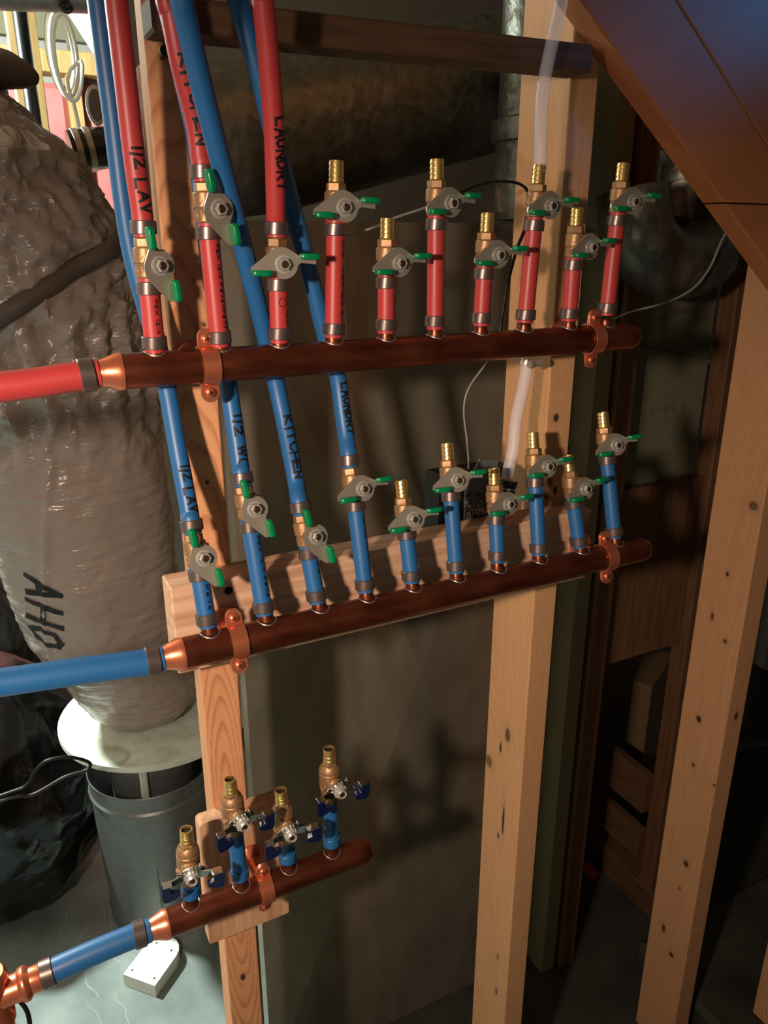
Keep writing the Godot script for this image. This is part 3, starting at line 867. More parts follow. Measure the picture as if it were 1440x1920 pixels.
func build_lumber() -> void:
	var s := part("wall_stud", stud_mesh(0.038, 0.089, 2.48, -0.10, deg_to_rad(4.0)), M.wood[0], null, Transform3D(Basis(Vector3.UP, deg_to_rad(-7.0)), Vector3(0.1465, -0.0495, 0.0)))
	tag(s, "leftmost wall stud behind the reducers, with two screw holes and arched grain", "stud", "wall studs")
	s = part("wall_stud", stud_mesh(0.036, 0.086, 2.48, -0.05), M.wood[1], null, at(0.5685, -0.0495, 0.0))
	tag(s, "middle wall stud with oval knots, behind the clear tube and right clamps", "stud", "wall studs")
	s = part("wall_stud", stud_mesh(0.040, 0.089, 2.48, -0.05), M.wood[2], null, at(0.978, -0.0495, 0.0))
	tag(s, "large knotty wall stud at right below the stair stringer", "stud", "wall studs")
	s = part("stair_post", stud_mesh(0.05, 0.089, 1.10), M.wood[3], null, at(1.150, 0.02, 0.128))
	tag(s, "short wooden post at lower right corner with rounded foot", "post")
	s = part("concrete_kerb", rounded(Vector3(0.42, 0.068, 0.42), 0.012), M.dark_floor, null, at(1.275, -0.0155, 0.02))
	tag(s, "rough concrete kerb under the short post at lower right", "kerb")
	# backing boards
	s = part("backing_board", rounded(Vector3(0.497, 0.089, 0.038), 0.0016), M.board, null, at(0.3665, 1.105, 0.0195))
	tag(s, "long pale pine backing board across two studs behind the middle manifold", "board", "backing boards")
	var hole := Mb.new()
	hole.lathe([Vector2(0.0, -0.003), Vector2(0.0034, -0.001), Vector2(0.0042, 0.0008), Vector2(0.0, 0.0009)], Transform3D(Basis(Vector3.RIGHT, PI / 2)), 10)
	part("screw_hole", hole.mesh(50), M.hole, s, at(-0.195, 0.0325, 0.019))
	var pl := PackedVector2Array()
	for c in [[Vector2(0.089, 0.1585), 0.0], [Vector2(0.006, 0.160), PI / 2], [Vector2(0.002, 0.002), PI], [Vector2(0.092, 0.003), -PI / 2]]:
		var r: float = 0.006 if c[0].y > 0.1 else 0.003
		for k in 5:
			var a: float = c[1] + PI / 2 * k / 4
			pl.append(c[0] + Vector2(cos(a), sin(a)) * r)
	var b := Mb.new()
	b.prism(pl, 0.0005, 0.0195, Transform3D(), 0.0008)
	s = part("backing_board", b.mesh(30), M.board_up, null, at(0.1265, 0.700, 0.0))
	tag(s, "small square pine board with rounded corners behind the lowest manifold", "board", "backing boards")
	b = Mb.new()
	b.lathe([Vector2(0.0, -0.003), Vector2(0.0034, -0.001), Vector2(0.0042, 0.0008), Vector2(0.0, 0.0009)], Transform3D(Basis(Vector3.RIGHT, PI / 2)), 10)
	part("screw_hole", b.mesh(50), M.hole, s, at(0.062, 0.032, 0.0195))
	# furring strip across the top
	s = part("furring_strip", rounded(Vector3(0.415, 0.0235, 0.037), 0.002), M.old_wood, null, Transform3D(Basis(Vector3.BACK, deg_to_rad(0.9)), Vector3(0.3525, 1.6115, 0.0235)))
	tag(s, "dark brown furring strip nailed across the studs near the top", "strip")
	# nail
	b = Mb.new()
	b.tube(PackedVector3Array([Vector3(0, 0, -0.012), Vector3(0, 0.0035, 0.012)]), 0.0016, 8)
	b.lathe([Vector2(0, 0), Vector2(0.0045, 0.0), Vector2(0.0045, 0.0012), Vector2(0, 0.0018)], Transform3D(along(Vector3(0, 0.0035, 0.024)), Vector3(0, 0.0034, 0.0115)), 10)
	s = part("nail", b.mesh(40), M.nail, null, at(0.159, 1.585, 0.004))
	tag(s, "bent nail sticking out of the left stud near the top", "nail")
	# stair stringer and its underside
	b = Mb.new()
	var sl := -0.755
	var e := func(x: float) -> float: return 1.5485 + sl * (x - 0.7)
	var st := thing("stair_stringer", "brown stair stringer slanting down across the upper right corner", "stringer", at(0, 0, 0.0006))
	var yj := 1.492
	var xj := 0.7 + (1.5485 - yj) / 0.755
	b.prism(PackedVector2Array([Vector2(0.36, e.call(0.36)), Vector2(xj, yj), Vector2(xj + 0.105 / 0.755, yj), Vector2(0.36, e.call(0.36) + 0.105)]), 0.0, 0.031, Transform3D(), 0.0015)
	part("lower_plank", b.mesh(30), M.stair_wood, st)
	b = Mb.new()
	b.prism(PackedVector2Array([Vector2(xj + 0.002, yj - 0.0015), Vector2(1.62, e.call(1.62)), Vector2(1.62, e.call(1.62) + 0.105), Vector2(xj + 0.1405, yj - 0.0015)]), 0.0, 0.0305, Transform3D(), 0.0015)
	part("lower_plank", b.mesh(30), M.stair_wood, st)
	b = Mb.new()
	b.prism(PackedVector2Array([Vector2(0.36, e.call(0.36) + 0.1062), Vector2(1.62, e.call(1.62) + 0.1062), Vector2(1.62, e.call(1.62) + 0.6), Vector2(0.36, e.call(0.36) + 0.6)]), 0.0, 0.0307, Transform3D(), 0.0015)
	part("upper_plank", b.mesh(30), M.stair_wood, st)
	# framing of the closet on the right
	for z in [-0.29, -0.56]:
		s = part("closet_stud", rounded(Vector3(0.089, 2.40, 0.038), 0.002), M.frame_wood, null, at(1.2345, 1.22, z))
		tag(s, "dark closet stud behind the large knotty stud" if z > -0.4 else "far closet stud at the dark back corner", "stud")
	for k in 2:
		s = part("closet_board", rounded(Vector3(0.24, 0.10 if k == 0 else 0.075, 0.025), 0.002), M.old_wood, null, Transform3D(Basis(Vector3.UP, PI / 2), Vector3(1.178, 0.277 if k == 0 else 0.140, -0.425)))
		tag(s, "upper brown slat between the dark closet studs" if k == 0 else "lower brown slat between the dark closet studs", "slat")
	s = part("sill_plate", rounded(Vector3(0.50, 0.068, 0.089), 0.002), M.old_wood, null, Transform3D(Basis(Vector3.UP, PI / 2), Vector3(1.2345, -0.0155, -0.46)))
	tag(s, "dark wooden sill plate on the floor under the closet studs", "plate")
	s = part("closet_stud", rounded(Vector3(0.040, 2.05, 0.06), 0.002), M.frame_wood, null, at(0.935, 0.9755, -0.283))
	tag(s, "narrow brown stud just right of the olive drywall edge", "stud")
	s = part("drywall_edge", rounded(Vector3(0.034, 2.05, 0.06), 0.001), M.olive, null, at(0.889, 0.9755, -0.290))
	tag(s, "narrow olive green drywall edge beside the middle stud", "drywall")
	s = part("drywall_sheet", rounded(Vector3(0.245, 0.78, 0.012), 0.001), M.drywall, null, at(1.066, 1.055, -0.3185))
	tag(s, "dull greyish wall panel with faint pencil marks inside the closet", "panel")
	var pencil := strips(polyline_text("C-ST 2", 0.012, 0.012, 0.005, 0.15), 0.0012, func(q: Vector2) -> Vector3: return Vector3(q.x - 0.01, q.y + 0.10, 0.0064))
	part("pencil_mark", pencil, mat(Color(0.22, 0.2, 0.16), 0.9), s)
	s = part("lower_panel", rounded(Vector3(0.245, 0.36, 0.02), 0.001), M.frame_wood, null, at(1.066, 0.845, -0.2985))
	tag(s, "brown board below the greyish wall panel inside the closet", "board")
	b = Mb.new()
	b.tube(PackedVector3Array([Vector3(0.975, 1.283, -0.309), Vector3(1.188, 1.240, -0.309)]), 0.0032, 8)
	s = part("trim_strip", b.mesh(40), M.drywall, null)
	tag(s, "thin pale strip slanting across the greyish closet panel", "strip")
	s = part("cardboard_box", rounded(Vector3(0.20, 0.44, 0.16), 0.003), M.card, null, Transform3D(Basis(Vector3.UP, 0.5), Vector3(1.40, 0.46, -0.62)))
	s.position = Vector3(1.42, 0.1705, -0.62)
	tag(s, "dim cardboard box seen below the closet panel", "box")
	b = Mb.new()
	b.tube(PackedVector3Array([Vector3(1.150, -0.0405, -0.66), Vector3(1.150, -0.0405, -0.44)]), 0.009, 10)
	var rod := thing("floor_pipe", "thin grey pipe on the floor along the sill plate", "pipe")
	part("pipe", b.mesh(40), M.wire, rod)
	b = Mb.new()
	b.lathe([Vector2(0.0, 0), Vector2(0.016, 0), Vector2(0.016, 0.03), Vector2(0.0, 0.032)], Transform3D(along(Vector3(0, 0, 1)), Vector3(1.150, -0.0335, -0.44)), 14)
	part("cap", b.mesh(40), M.red, rod)

func ribbed(p: Array, xf := Transform3D(), seg := 40) -> ArrayMesh:
	var m := Mb.new()
	m.lathe(p, xf, seg)
	return m.mesh(35)

func build_ducts() -> void:
	# furnace cabinet with a cross-broken front sheet
	var o := thing("furnace_cabinet", "tall grey sheet metal cabinet behind the studs with crossed creases", "cabinet", at(0.278, 0, -0.31))
	var m := Mb.new()
	var w := 0.590
	var h := 1.475
	var c := Vector3(0.293, 0.775, 0.030)
	var per := [Vector3(0, -0.0495, 0), Vector3(0.089, -0.0495, 0), Vector3(0.539, -0.0495, 0), Vector3(w, -0.0495, 0), Vector3(w, h, 0), Vector3(0.468, h, 0), Vector3(0.082, h, 0), Vector3(0, h, 0)]
	for i in per.size():
		m.tri(c, per[i], per[(i + 1) % per.size()])
	# folded rims
	for i in per.size():
		var a: Vector3 = per[i]
		var b: Vector3 = per[(i + 1) % per.size()]
		m.quad(b, a, a + Vector3(0, 0, -0.03), b + Vector3(0, 0, -0.03))
	part("front_sheet", m.mesh(0.2), M.sheet_metal, o)
	part("housing", rounded(Vector3(0.42, 0.61, 0.56), 0.004), M.sheet_metal, o, at(0.38, 0.256, -0.315))  # unseen body put in to block the room lamp behind the sheet
	part("plenum", rounded(Vector3(0.535, 0.8975, 0.56), 0.004), M.sheet_metal, o, at(0.323, 1.0113, -0.315))
	part("seam", rounded(Vector3(0.003, 0.60, 0.002), 0.0005), M.sheet_metal, o, at(0.175, 1.14, 0.0055))
	# round duct over the cabinet
	var d := thing("round_duct", "large dull grey round duct running behind the pipes near the top", "duct", Transform3D(), "round ducts")
	m = Mb.new()
	m.tube(PackedVector3Array([Vector3(0.24, 1.565, -0.44), Vector3(0.40, 1.585, -0.44), Vector3(0.80, 1.690, -0.44)]), 0.097, 40)
	part("duct", m.mesh(50), M.galv, d)
	d = thing("round_duct", "shiny vertical duct with collar left of the middle stud", "duct", at(0.735, 0, -0.262), "round ducts")
	part("duct", ribbed([Vector2(0.045, 1.479), Vector2(0.059, 1.479), Vector2(0.061, 1.484), Vector2(0.059, 1.488), Vector2(0.062, 1.505), Vector2(0.062, 1.575), Vector2(0.060, 1.58), Vector2(0.059, 2.44)]), M.galv, d)
	part("collar", ribbed([Vector2(0.060, 1.578), Vector2(0.068, 1.58), Vector2(0.069, 1.606), Vector2(0.060, 1.610)]), M.galv, d)
	d = thing("round_duct", "grey vertical duct with ring band under the stair stringer", "duct", Transform3D(), "round ducts")
	m = Mb.new()
	m.tube(curve([Vector3(1.06, 2.4, -0.30), Vector3(1.06, 1.75, -0.30), Vector3(1.06, 1.54, -0.30), Vector3(1.04, 1.47, -0.30)], 6), 0.062, 32)
	part("duct", m.mesh(50), M.galv, d)
	part("band", ribbed([Vector2(0.061, -0.008), Vector2(0.067, -0.008), Vector2(0.067, 0.008), Vector2(0.061, 0.008)], Transform3D(along(Vector3(0.25, 1, 0)), Vector3(1.047, 1.485, -0.30)), 32), M.galv, d)
	d = thing("round_duct", "brown lit duct elbow behind the rightmost red risers", "duct", Transform3D(), "round ducts")
	m = Mb.new()
	m.tube(curve([Vector3(1.02, 1.432, -0.20), Vector3(0.97, 1.418, -0.19), Vector3(0.91, 1.425, -0.19), Vector3(0.875, 1.46, -0.20), Vector3(0.865, 1.52, -0.21)], 6), 0.052, 28)
	part("duct", m.mesh(50), M.galv, d)
	# small black pump box with foil tape behind the middle manifold
	o = thing("pump_box", "small black box with crumpled foil behind the middle manifold", "box", at(0.470, 1.165, -0.024))
	part("body", rounded(Vector3(0.100, 0.115, 0.04), 0.004), M.rubber, o, at(0.01, -0.02, 0))
	part("foil_patch", rounded(Vector3(0.036, 0.070, 0.003), 0.001), M.foil, o, at(0.008, 0.0, 0.0216))
	m = Mb.new()
	m.prism(PackedVector2Array([Vector2(-0.012, 0.0), Vector2(0.026, -0.008), Vector2(0.030, 0.030), Vector2(0.004, 0.034)]), 0.0, 0.003, Transform3D(), 0.0005)
	part("label_flap", m.mesh(30), M.can, o, at(0.002, 0.020, 0.0232))

func lump(p: Vector3, n: FastNoiseLite, k: float) -> float:
	return n.get_noise_3d(p.x * k, p.y * k, p.z * k)

func bag_point(u: float, v: float, n: FastNoiseLite) -> Vector3:
	# u round, v from the foot (0) to the tied neck (1)
	var y := 0.502 + 1.17 * v
	var prof := [[0.0, 0.075], [0.025, 0.105], [0.07, 0.126], [0.14, 0.142], [0.30, 0.160], [0.50, 0.172], [0.60, 0.168], [0.66, 0.158], [0.72, 0.170], [0.82, 0.178], [0.92, 0.150], [1.0, 0.06]]
	var r := 0.06
	for i in prof.size() - 1:
		if v >= prof[i][0] and v <= prof[i + 1][0]:
			var f: float = (v - prof[i][0]) / (prof[i + 1][0] - prof[i][0])
			r = lerpf(prof[i][1], prof[i + 1][1], f)
	var cx := lerpf(0.190, 0.128, smoothstep(0.0, 0.26, v)) - 0.05 * smoothstep(0.2, 0.9, v) - 0.06 * smoothstep(0.75, 1.0, v)
	var a := u * TAU
	var dir := Vector3(cos(a), 0, sin(a))
	var q := Vector3(cos(a) * 1.4, v * 12.0, sin(a) * 1.4)
	var fold := 0.010 * lump(q, n, 60.0) + 0.010 * absf(lump(q + Vector3(5, 0, 0), n, 110.0)) * (0.3 + 2.4 * smoothstep(0.50, 0.64, v))
	# gathered creases round the strap
	var g := exp(-pow((v - 0.64) / 0.075, 2.0))
	fold += g * 0.010 * sin(a * 19.0 + 3.0 * lump(q, n, 80.0)) + 0.0010 * sin(y * 260.0 + 5.0 * lump(q, n, 90.0)) * smoothstep(0.55, 0.2, v)
	var band := smoothstep(0.44, 0.60, v)
	fold += band * (0.010 * (1.0 - minf(1.0, absf(lump(q * 0.8 + Vector3(0, 9, 0), n, 120.0)) * 3.2)) + 0.005 * (1.0 - minf(1.0, absf(lump(q + Vector3(3, 2, 0), n, 240.0)) * 3.0)) - 0.006)
	var cr := (u - 0.285 - 0.13 * (0.52 - v) / 0.4) * TAU * 0.16
	fold += 0.0035 * exp(-cr * cr / 0.00004) * smoothstep(0.56, 0.5, v)
	return Vector3(cx, y, -0.80) + dir * (r + fold)

func build_left_side() -> void:
	var n := FastNoiseLite.new()
	n.seed = 4
	n.frequency = 0.01
	# grey bag
	var bag := thing("plastic_bag", "tall grey crumpled plastic bag standing on the white round disc", "bag")
	var m := Mb.new()
	var U := 190
	var W := 150
	var grid := []
	for j in W + 1:
		var row := PackedVector3Array()
		for i in U:
			row.append(bag_point(float(i) / U, float(j) / W, n))
		grid.append(row)
	for j in W:
		for i in U:
			var i2 := (i + 1) % U
			m.quad(grid[j][i2], grid[j][i], grid[j + 1][i], grid[j + 1][i2])
	for i in U:
		m.tri(Vector3(0.190, 0.502, -0.80), grid[0][i], grid[0][(i + 1) % U])
		m.tri(Vector3(0.018, 1.672, -0.80), grid[W][(i + 1) % U], grid[W][i])
	part("body", m.mesh(60), M.bag, bag)
	m = Mb.new()
	var sp := []
	for k in 10:
		var u := 0.10 + 0.045 * k
		sp.append(bag_point(u, 0.815 - 0.016 * k - 0.0013 * k * k, n) + Vector3(cos(u * TAU), 0, sin(u * TAU)) * 0.007)
	var sc := curve(sp, 6)
	m.tube(sc, 0.0145, 8)
	part("strap", m.mesh(50), M.strap, bag)
	# tied ears
	m = Mb.new()
	for k in 5:
		var a := 0.5 + 1.2 * k
		m.tube(curve([Vector3(0.02, 1.66, -0.80), Vector3(0.02 + 0.06 * cos(a), 1.70 + 0.012 * k, -0.80 + 0.06 * sin(a)), Vector3(0.02 + 0.13 * cos(a), 1.685 - 0.014 * k, -0.80 + 0.13 * sin(a))], 5), [0.02, 0.022, 0.024, 0.026, 0.028, 0.03, 0.029, 0.027, 0.022, 0.016, 0.008], 8)
	part("tied_end", m.mesh(60), M.strap, bag)
	var lines := []
	for pl in polyline_text("AHO", 0.040, 0.066, 0.022, 0.05):
		lines.append(pl)
	var place := func(q: Vector2) -> Vector3:
		var u := 0.385 + (-q.y * 0.95 + q.x * 0.18) / (TAU * 0.15)
		var v := 0.338 - (q.x * 0.85 + q.y * 0.25) / 1.17
		var p := bag_point(u, v, n)
		return p + Vector3(cos(u * TAU), 0, sin(u * TAU)) * 0.0016
	part("lettering", strips(lines, 0.012, place), M.ink, bag)
	# round disc with its neck
	var disc := thing("round_disc", "white round disc top on the metal can under the grey bag", "disc", at(0.215, 0, -0.80))
	part("top", ribbed([Vector2(0.0, 0.485), Vector2(0.195, 0.485), Vector2(0.200, 0.487), Vector2(0.200, 0.498), Vector2(0.197, 0.500), Vector2(0.0, 0.500)], Transform3D(), 56), M.disc, disc)
	part("neck", ribbed([Vector2(0.0, -0.0385), Vector2(0.088, -0.0385), Vector2(0.088, 0.484), Vector2(0.0, 0.484)], at(-0.020, 0, -0.035), 40), M.can, disc)
	part("leg", rounded(Vector3(0.016, 0.17, 0.012), 0.003), M.disc, disc, at(-0.052, 0.40, 0.060))
	# metal can
	var can := thing("metal_can", "open galvanized metal can standing on the floor at left", "can", at(0.195, -0.0495, -0.84))
	part("wall", ribbed([Vector2(0.122, 0.0), Vector2(0.126, 0.001), Vector2(0.126, 0.035), Vector2(0.128, 0.038), Vector2(0.126, 0.042), Vector2(0.1345, 0.350), Vector2(0.1385, 0.355), Vector2(0.1345, 0.360), Vector2(0.136, 0.396), Vector2(0.1375, 0.398), Vector2(0.1355, 0.400), Vector2(0.1335, 0.396), Vector2(0.123, 0.01), Vector2(0.0, 0.01)], Transform3D(), 64), M.can, can)
	part("seam", rounded(Vector3(0.003, 0.34, 0.003), 0.001), M.can, can, Transform3D(Basis(Vector3.UP, -0.3) * Basis(Vector3.RIGHT, -0.026), Vector3(-0.030, 0.19, 0.1265)))
	# white block on the floor
	m = Mb.new()
	var pl := PackedVector2Array([Vector2(-0.055, -0.040), Vector2(0.02, -0.040)])
	for k in 9:
		var a := -PI / 2 + PI * k / 8
		pl.append(Vector2(0.022 + cos(a) * 0.038, sin(a) * 0.040))
	pl.append(Vector2(-0.055, 0.040))
	m.prism(pl, 0.0, 0.032, Transform3D(Basis(Vector3.RIGHT, -PI / 2)), 0.002)
	var blk := thing("white_block", "white block with one rounded end lying on the concrete floor", "block", Transform3D(Basis(Vector3.UP, 0.75), Vector3(0.130, -0.0495, -0.650)))
	part("block", m.mesh(40), M.white, blk)
	m = Mb.new()
	for q in [Vector2(-0.04, 0.028), Vector2(-0.04, -0.028), Vector2(0.03, 0.022), Vector2(0.035, -0.02)]:
		m.lathe([Vector2(0.0, 0.0322), Vector2(0.0022, 0.0322), Vector2(0.0, 0.0323)], at(q.x, 0, q.y), 8)
	part("screw_hole", m.mesh(40), M.hole, blk)
	# black bags
	for k in 2:
		var bb := thing("black_bag", ["black rubbish bag slumped on the floor at the left edge", "second black bag further back behind the floor bag"][k], "bag", at([-0.13, -0.20][k], -0.0495, [-1.06, -1.66][k]))
		m = Mb.new()
		var g2 := []
		for j in 41:
			var row := PackedVector3Array()
			var v := float(j) / 40
			for i in 72:
				var a := TAU * i / 72
				var r := 0.23 * pow(sin(PI * clampf(0.12 + 0.83 * v, 0.0, 1.0)), 0.6)
				var q := Vector3(cos(a) * 1.6, v * 2.6 + k * 9.0, sin(a) * 1.6)
				r *= 1.0 + 0.22 * lump(q, n, 70.0) + 0.12 * absf(lump(q, n, 150.0))
				row.append(Vector3(cos(a) * r, 0.003 + v * [0.60, 0.66][k], sin(a) * r))
			g2.append(row)
		for j in 40:
			for i in 72:
				m.quad(g2[j][(i + 1) % 72], g2[j][i], g2[j + 1][i], g2[j + 1][(i + 1) % 72])
		for i in 72:
			m.tri(Vector3(0, 0.003, 0), g2[0][i], g2[0][(i + 1) % 72])
			m.tri(Vector3(0, g2[40][0].y, 0), g2[40][(i + 1) % 72], g2[40][i])
		part("sack", m.mesh(60), M.black_bag, bb)
	# efflorescence on the slab
	m = Mb.new()
	var rng := RandomNumberGenerator.new()
	rng.seed = 12
	for k in 16:
		var p := Vector3(rng.randf_range(-0.10, 0.14), -0.0496, rng.randf_range(-1.0, -0.56))
		var a := rng.randf_range(0.4, 2.2)
		var wd := rng.randf_range(0.0004, 0.0014)
		for j in rng.randi_range(5, 14):
			a += rng.randf_range(-0.5, 0.5)
			var q := p + Vector3(cos(a), 0, sin(a)) * 0.014
			var sd := Vector3(-sin(a), 0, cos(a)) * wd * rng.randf_range(0.5, 1.4)
			m.quad(p - sd, p + sd, q + sd, q - sd)
			p = q
	var eff := struct("trim_1", m.mesh(60), M.bloom)
	eff.name = "floor_salt_veins"
	# room behind
	var o := thing("steel_duct", "grey horizontal duct at the top left corner", "duct")
	m = Mb.new()
	m.tube(PackedVector3Array([Vector3(-0.5, 1.880, -1.2), Vector3(0.30, 1.945, -1.2), Vector3(0.50, 1.962, -1.2)]), 0.055, 28)
	part("duct", m.mesh(50), M.can, o)
	m = Mb.new()
	m.ball(Vector3(0.245, 1.885, -1.165), Vector3(0.014, 0.010, 0.010), 8)
	part("hanger_knob", m.mesh(60), M.abs, o)
	o = thing("black_pipe", "black vertical drain pipe in front of pale stud at top left", "pipe")
	m = Mb.new()
	m.tube(PackedVector3Array([Vector3(0.178, -0.0495, -1.40), Vector3(0.178, 2.44, -1.40)]), 0.0155, 20)
	part("pipe", m.mesh(50), M.abs, o)
	var ps := part("room_post", rounded(Vector3(0.062, 2.49, 0.04), 0.002), M.pale_wood, null, at(0.182, 1.1955, -1.46))
	tag(ps, "pale yellow post behind the black drain pipe at top left", "post")
	o = thing("white_tubing", "coil of white plastic tubing hanging at top left", "tubing")
	m = Mb.new()
	var cp := []
	for k in 34:
		var a := TAU * k / 11.0
		cp.append(Vector3(0.255 + 0.026 * cos(a) + 0.0004 * k, 1.87 + 0.085 * sin(a) - 0.001 * k, -1.47 + 0.0022 * k))
	cp.append_array([Vector3(0.262, 1.80, -1.42), Vector3(0.275, 1.70, -1.41), Vector3(0.275, 1.40, -1.40)])
	m.tube(curve(cp, 3), 0.0045, 8)
	part("coil", m.mesh(60), M.white, o)
	m = Mb.new()
	m.prism(PackedVector2Array([Vector2(0.265, 2.16), Vector2(0.55, 2.16), Vector2(0.55, 1.78), Vector2(0.46, 1.84)]), -0.002, 0.002)
	ps = part("plastic_sheet", m.mesh(30), M.poly, null, at(0.0, 0.035, -1.95))
	tag(ps, "pale plastic sheet hanging in the room at top left", "sheet")
	o = thing("black_drain_pipe", "black horizontal drain pipe with clamp beside the grey bag", "pipe")
	m = Mb.new()
	m.tube(PackedVector3Array([Vector3(0.195, 1.605, -0.95), Vector3(0.42, 1.640, -0.95)]), 0.036, 28)
	part("pipe", m.mesh(50), M.abs, o)
	for k in 2:
		part("clamp_band", ribbed([Vector2(0.036, -0.006), Vector2(0.0385, -0.005), Vector2(0.0385, 0.005), Vector2(0.036, 0.006)], Transform3D(along(Vector3(1, 0.155, 0)), Vector3(0.208 + 0.02 * k, 1.607 + 0.003 * k, -0.95)), 28), M.steel, o)
	o = thing("oval_vent", "small oval grey cover with white rim standing on the black drain pipe", "vent", at(0.2475, 1.684, -0.95))
	m = Mb.new()
	m.lathe([Vector2(0.0, 0.0), Vector2(0.017, 0.0), Vector2(0.017, 0.006), Vector2(0.013, 0.008)], Transform3D(Basis(Vector3.RIGHT, PI / 2) * Basis.from_scale(Vector3(1, 1, 2.0))), 28)
	part("rim", m.mesh(40), M.white, o)
	m = Mb.new()
	m.lathe([Vector2(0.0132, 0.006), Vector2(0.0132, 0.009), Vector2(0.0, 0.010)], Transform3D(Basis(Vector3.RIGHT, PI / 2) * Basis.from_scale(Vector3(1, 1, 2.0))), 28)
	part("cover", m.mesh(40), M.can, o)

func build_plumbing() -> void:
	const PR := 0.0080
	var view := Vector3(-0.15, 0.1, 1.0)
	# base x, lean, ring1, ring2, stem yaw
	var T := [[0.1221, 0.0, 0.0215, 0.0634, 16], [0.1757, -0.031, 0.0229, 0.1042, 12], [0.2273, 0.020, 0.0232, 0.0633, -6], [0.2777, 0.041, 0.0249, 0.1072, -3], [0.3306, 0.011, 0.0262, 0.0628, 5],
		[0.3832, -0.013, 0.0273, 0.1123, 7], [0.4346, 0.020, 0.0281, 0.0688, 2], [0.4869, 0.041, 0.0286, 0.1122, 3], [0.5438, -0.003, 0.0279, 0.0752, 7], [0.5935, 0.024, 0.0315, 0.1178, -3]]
	var B := [[0.1411, -0.025, 0.0263, 0.0669, 5], [0.1940, -0.037, 0.0265, 0.1019, 4], [0.2471, -0.063, 0.0271, 0.0682, 8], [0.2970, -0.013, 0.0275, 0.1052, 3], [0.3484, -0.005, 0.0268, 0.0687, -4],
		[0.4006, 0.024, 0.0270, 0.0993, -8], [0.4519, 0.054, 0.0284, 0.0668, 5], [0.5065, 0.038, 0.0271, 0.0990, 2], [0.5651, -0.071, 0.0254, 0.0686, 5], [0.6163, -0.032, 0.0279, 0.1112, -8]]
	var L := [[0.1020, 0.025, 0.0124, 0.0393, -6], [0.1544, -0.023, 0.0193, 0.0817, 6], [0.2070, -0.040, 0.0211, 0.0496, -3], [0.2569, 0.0, 0.0234, 0.0818, 2]]
	var ax_t := Vector3(0, 1.352, 0.055)
	var ax_b := Vector3(0, 1.107, 0.083)
	var ax_l := Vector3(0, 0.8035, 0.070)
	var up_b := Vector3(0, 1, -0.24)
	manifold("dark copper manifold with ten red risers at the top", ax_t, 0.0775, 0.6400, T.map(func(r): return r[0]), Vector3.UP, 0.0195)
	manifold("long copper manifold with ten blue risers in the middle", ax_b, 0.0985, 0.6650, B.map(func(r): return r[0]), up_b, 0.0205)
	manifold("short copper manifold with four blue risers at the bottom", ax_l, 0.0605, 0.3050, L.map(func(r): return r[0]), Vector3.UP, 0.0260)
	var row_name := ["top red row", "middle blue row"]
	var prints := ["", "ASTM F876", "", "", "F876-F877", "", "1210 CTS", "", "", ""]
	for row in 2:
		var data: Array = [T, B][row]
		var ax: Vector3 = [ax_t, ax_b][row]
		for i in data.size():
			var r: Array = data[i]
			var d := ((Vector3.UP if row == 0 else up_b.normalized()) + Vector3(r[1], 0, 0)).normalized()
			var base := ax + Vector3(r[0], 0, 0)
			var pp := PackedVector3Array()
			for k in 7:
				pp.append(base + d * lerpf(r[2] - 0.0078, r[3] + 0.0074, k / 6.0))
			var tall := "long" if r[3] > 0.09 else "short"
			var col := "red" if row == 0 else "blue"
			var o := pex("riser_pipe", "%s %s riser pipe, %s from left of the %s" % [tall, col, ORD[i], row_name[row]], "pipe", pp, PR, M.red if row == 0 else M.blue, "%s riser pipes" % col)
			for s in [r[2], r[3]]:
				part("crimp_ring", shapes.ring, M.crimp, o, Transform3D(along(d), base + d * s))
			# printing along the riser
			var ylo: float = pp[0].y + 0.014
			var yhi: float = pp[-1].y - 0.016
			if row == 0 and i == 2:
				var ring := PackedVector2Array()
				for k in 15:
					ring.append(Vector2(0.0035 + 0.0034 * cos(TAU * k / 14), 0.0034 * sin(TAU * k / 14)))
				part("printed_mark", strips([ring], 0.0006, pipe_place(pp, PR, 0.0375, 0.25, true, view)), M.print, o)
				lettering(o, "1210", pp, PR, ylo + 0.013, ylo + 0.001, 0.62, 0.0022, 0.0005, M.print, view, 0.0)
			else:
				var txt: String = ["PEX 1210", "PEX 1210 F876-F877", "1210", "UPC   PEX 1210 57", "F876-F877", "PEX 1210 CTS F876", "1210 F877", "PEX 1210 F876-F877", "F876", "PEX 1210 F876-F877"][i] if row == 0 else ["F876", "PEX 1210 F876", "F877", "PEX 1210 F876-F877", "", "", "", "", "", ""][i]
				if txt:
					lettering(o, txt, pp, PR, yhi, ylo, [0.3, 0.45, 0.6, 0.55, 0.72, 1.15, 0.55, 1.0, 1.1, 0.75][i], 0.0024, 0.0006, M.print, view, 0.0)
			# the valve on it
			var zax := Vector3(sin(deg_to_rad(r[4])), 0, cos(deg_to_rad(r[4])))
			zax = (zax - d * zax.dot(d)).normalized()
			var bas := Basis(d.cross(zax), d, zax)
			var open := (row == 0 and i < 2) or (row == 1 and i < 3)
			var piped := (row == 0 and i < 3) or (row == 1 and i < 4)
			var how := "open" if open else "closed"
			var what := "piped %s brass valve with green handle" % how if piped else "brass valve with green handle and bare barb"
			if row == 0 and i == 7:
				what = "brass valve feeding the clear tube"
			valve("%s, %s from left of the %s" % [what, ORD[i], row_name[row]], "green handled valves on the %s" % row_name[row], Transform3D(bas, base + d * r[3]), PI * 1.5 + 0.10 if open else PI)
			r.append(base + d * (r[3] + 0.0445))
			r.append(d)
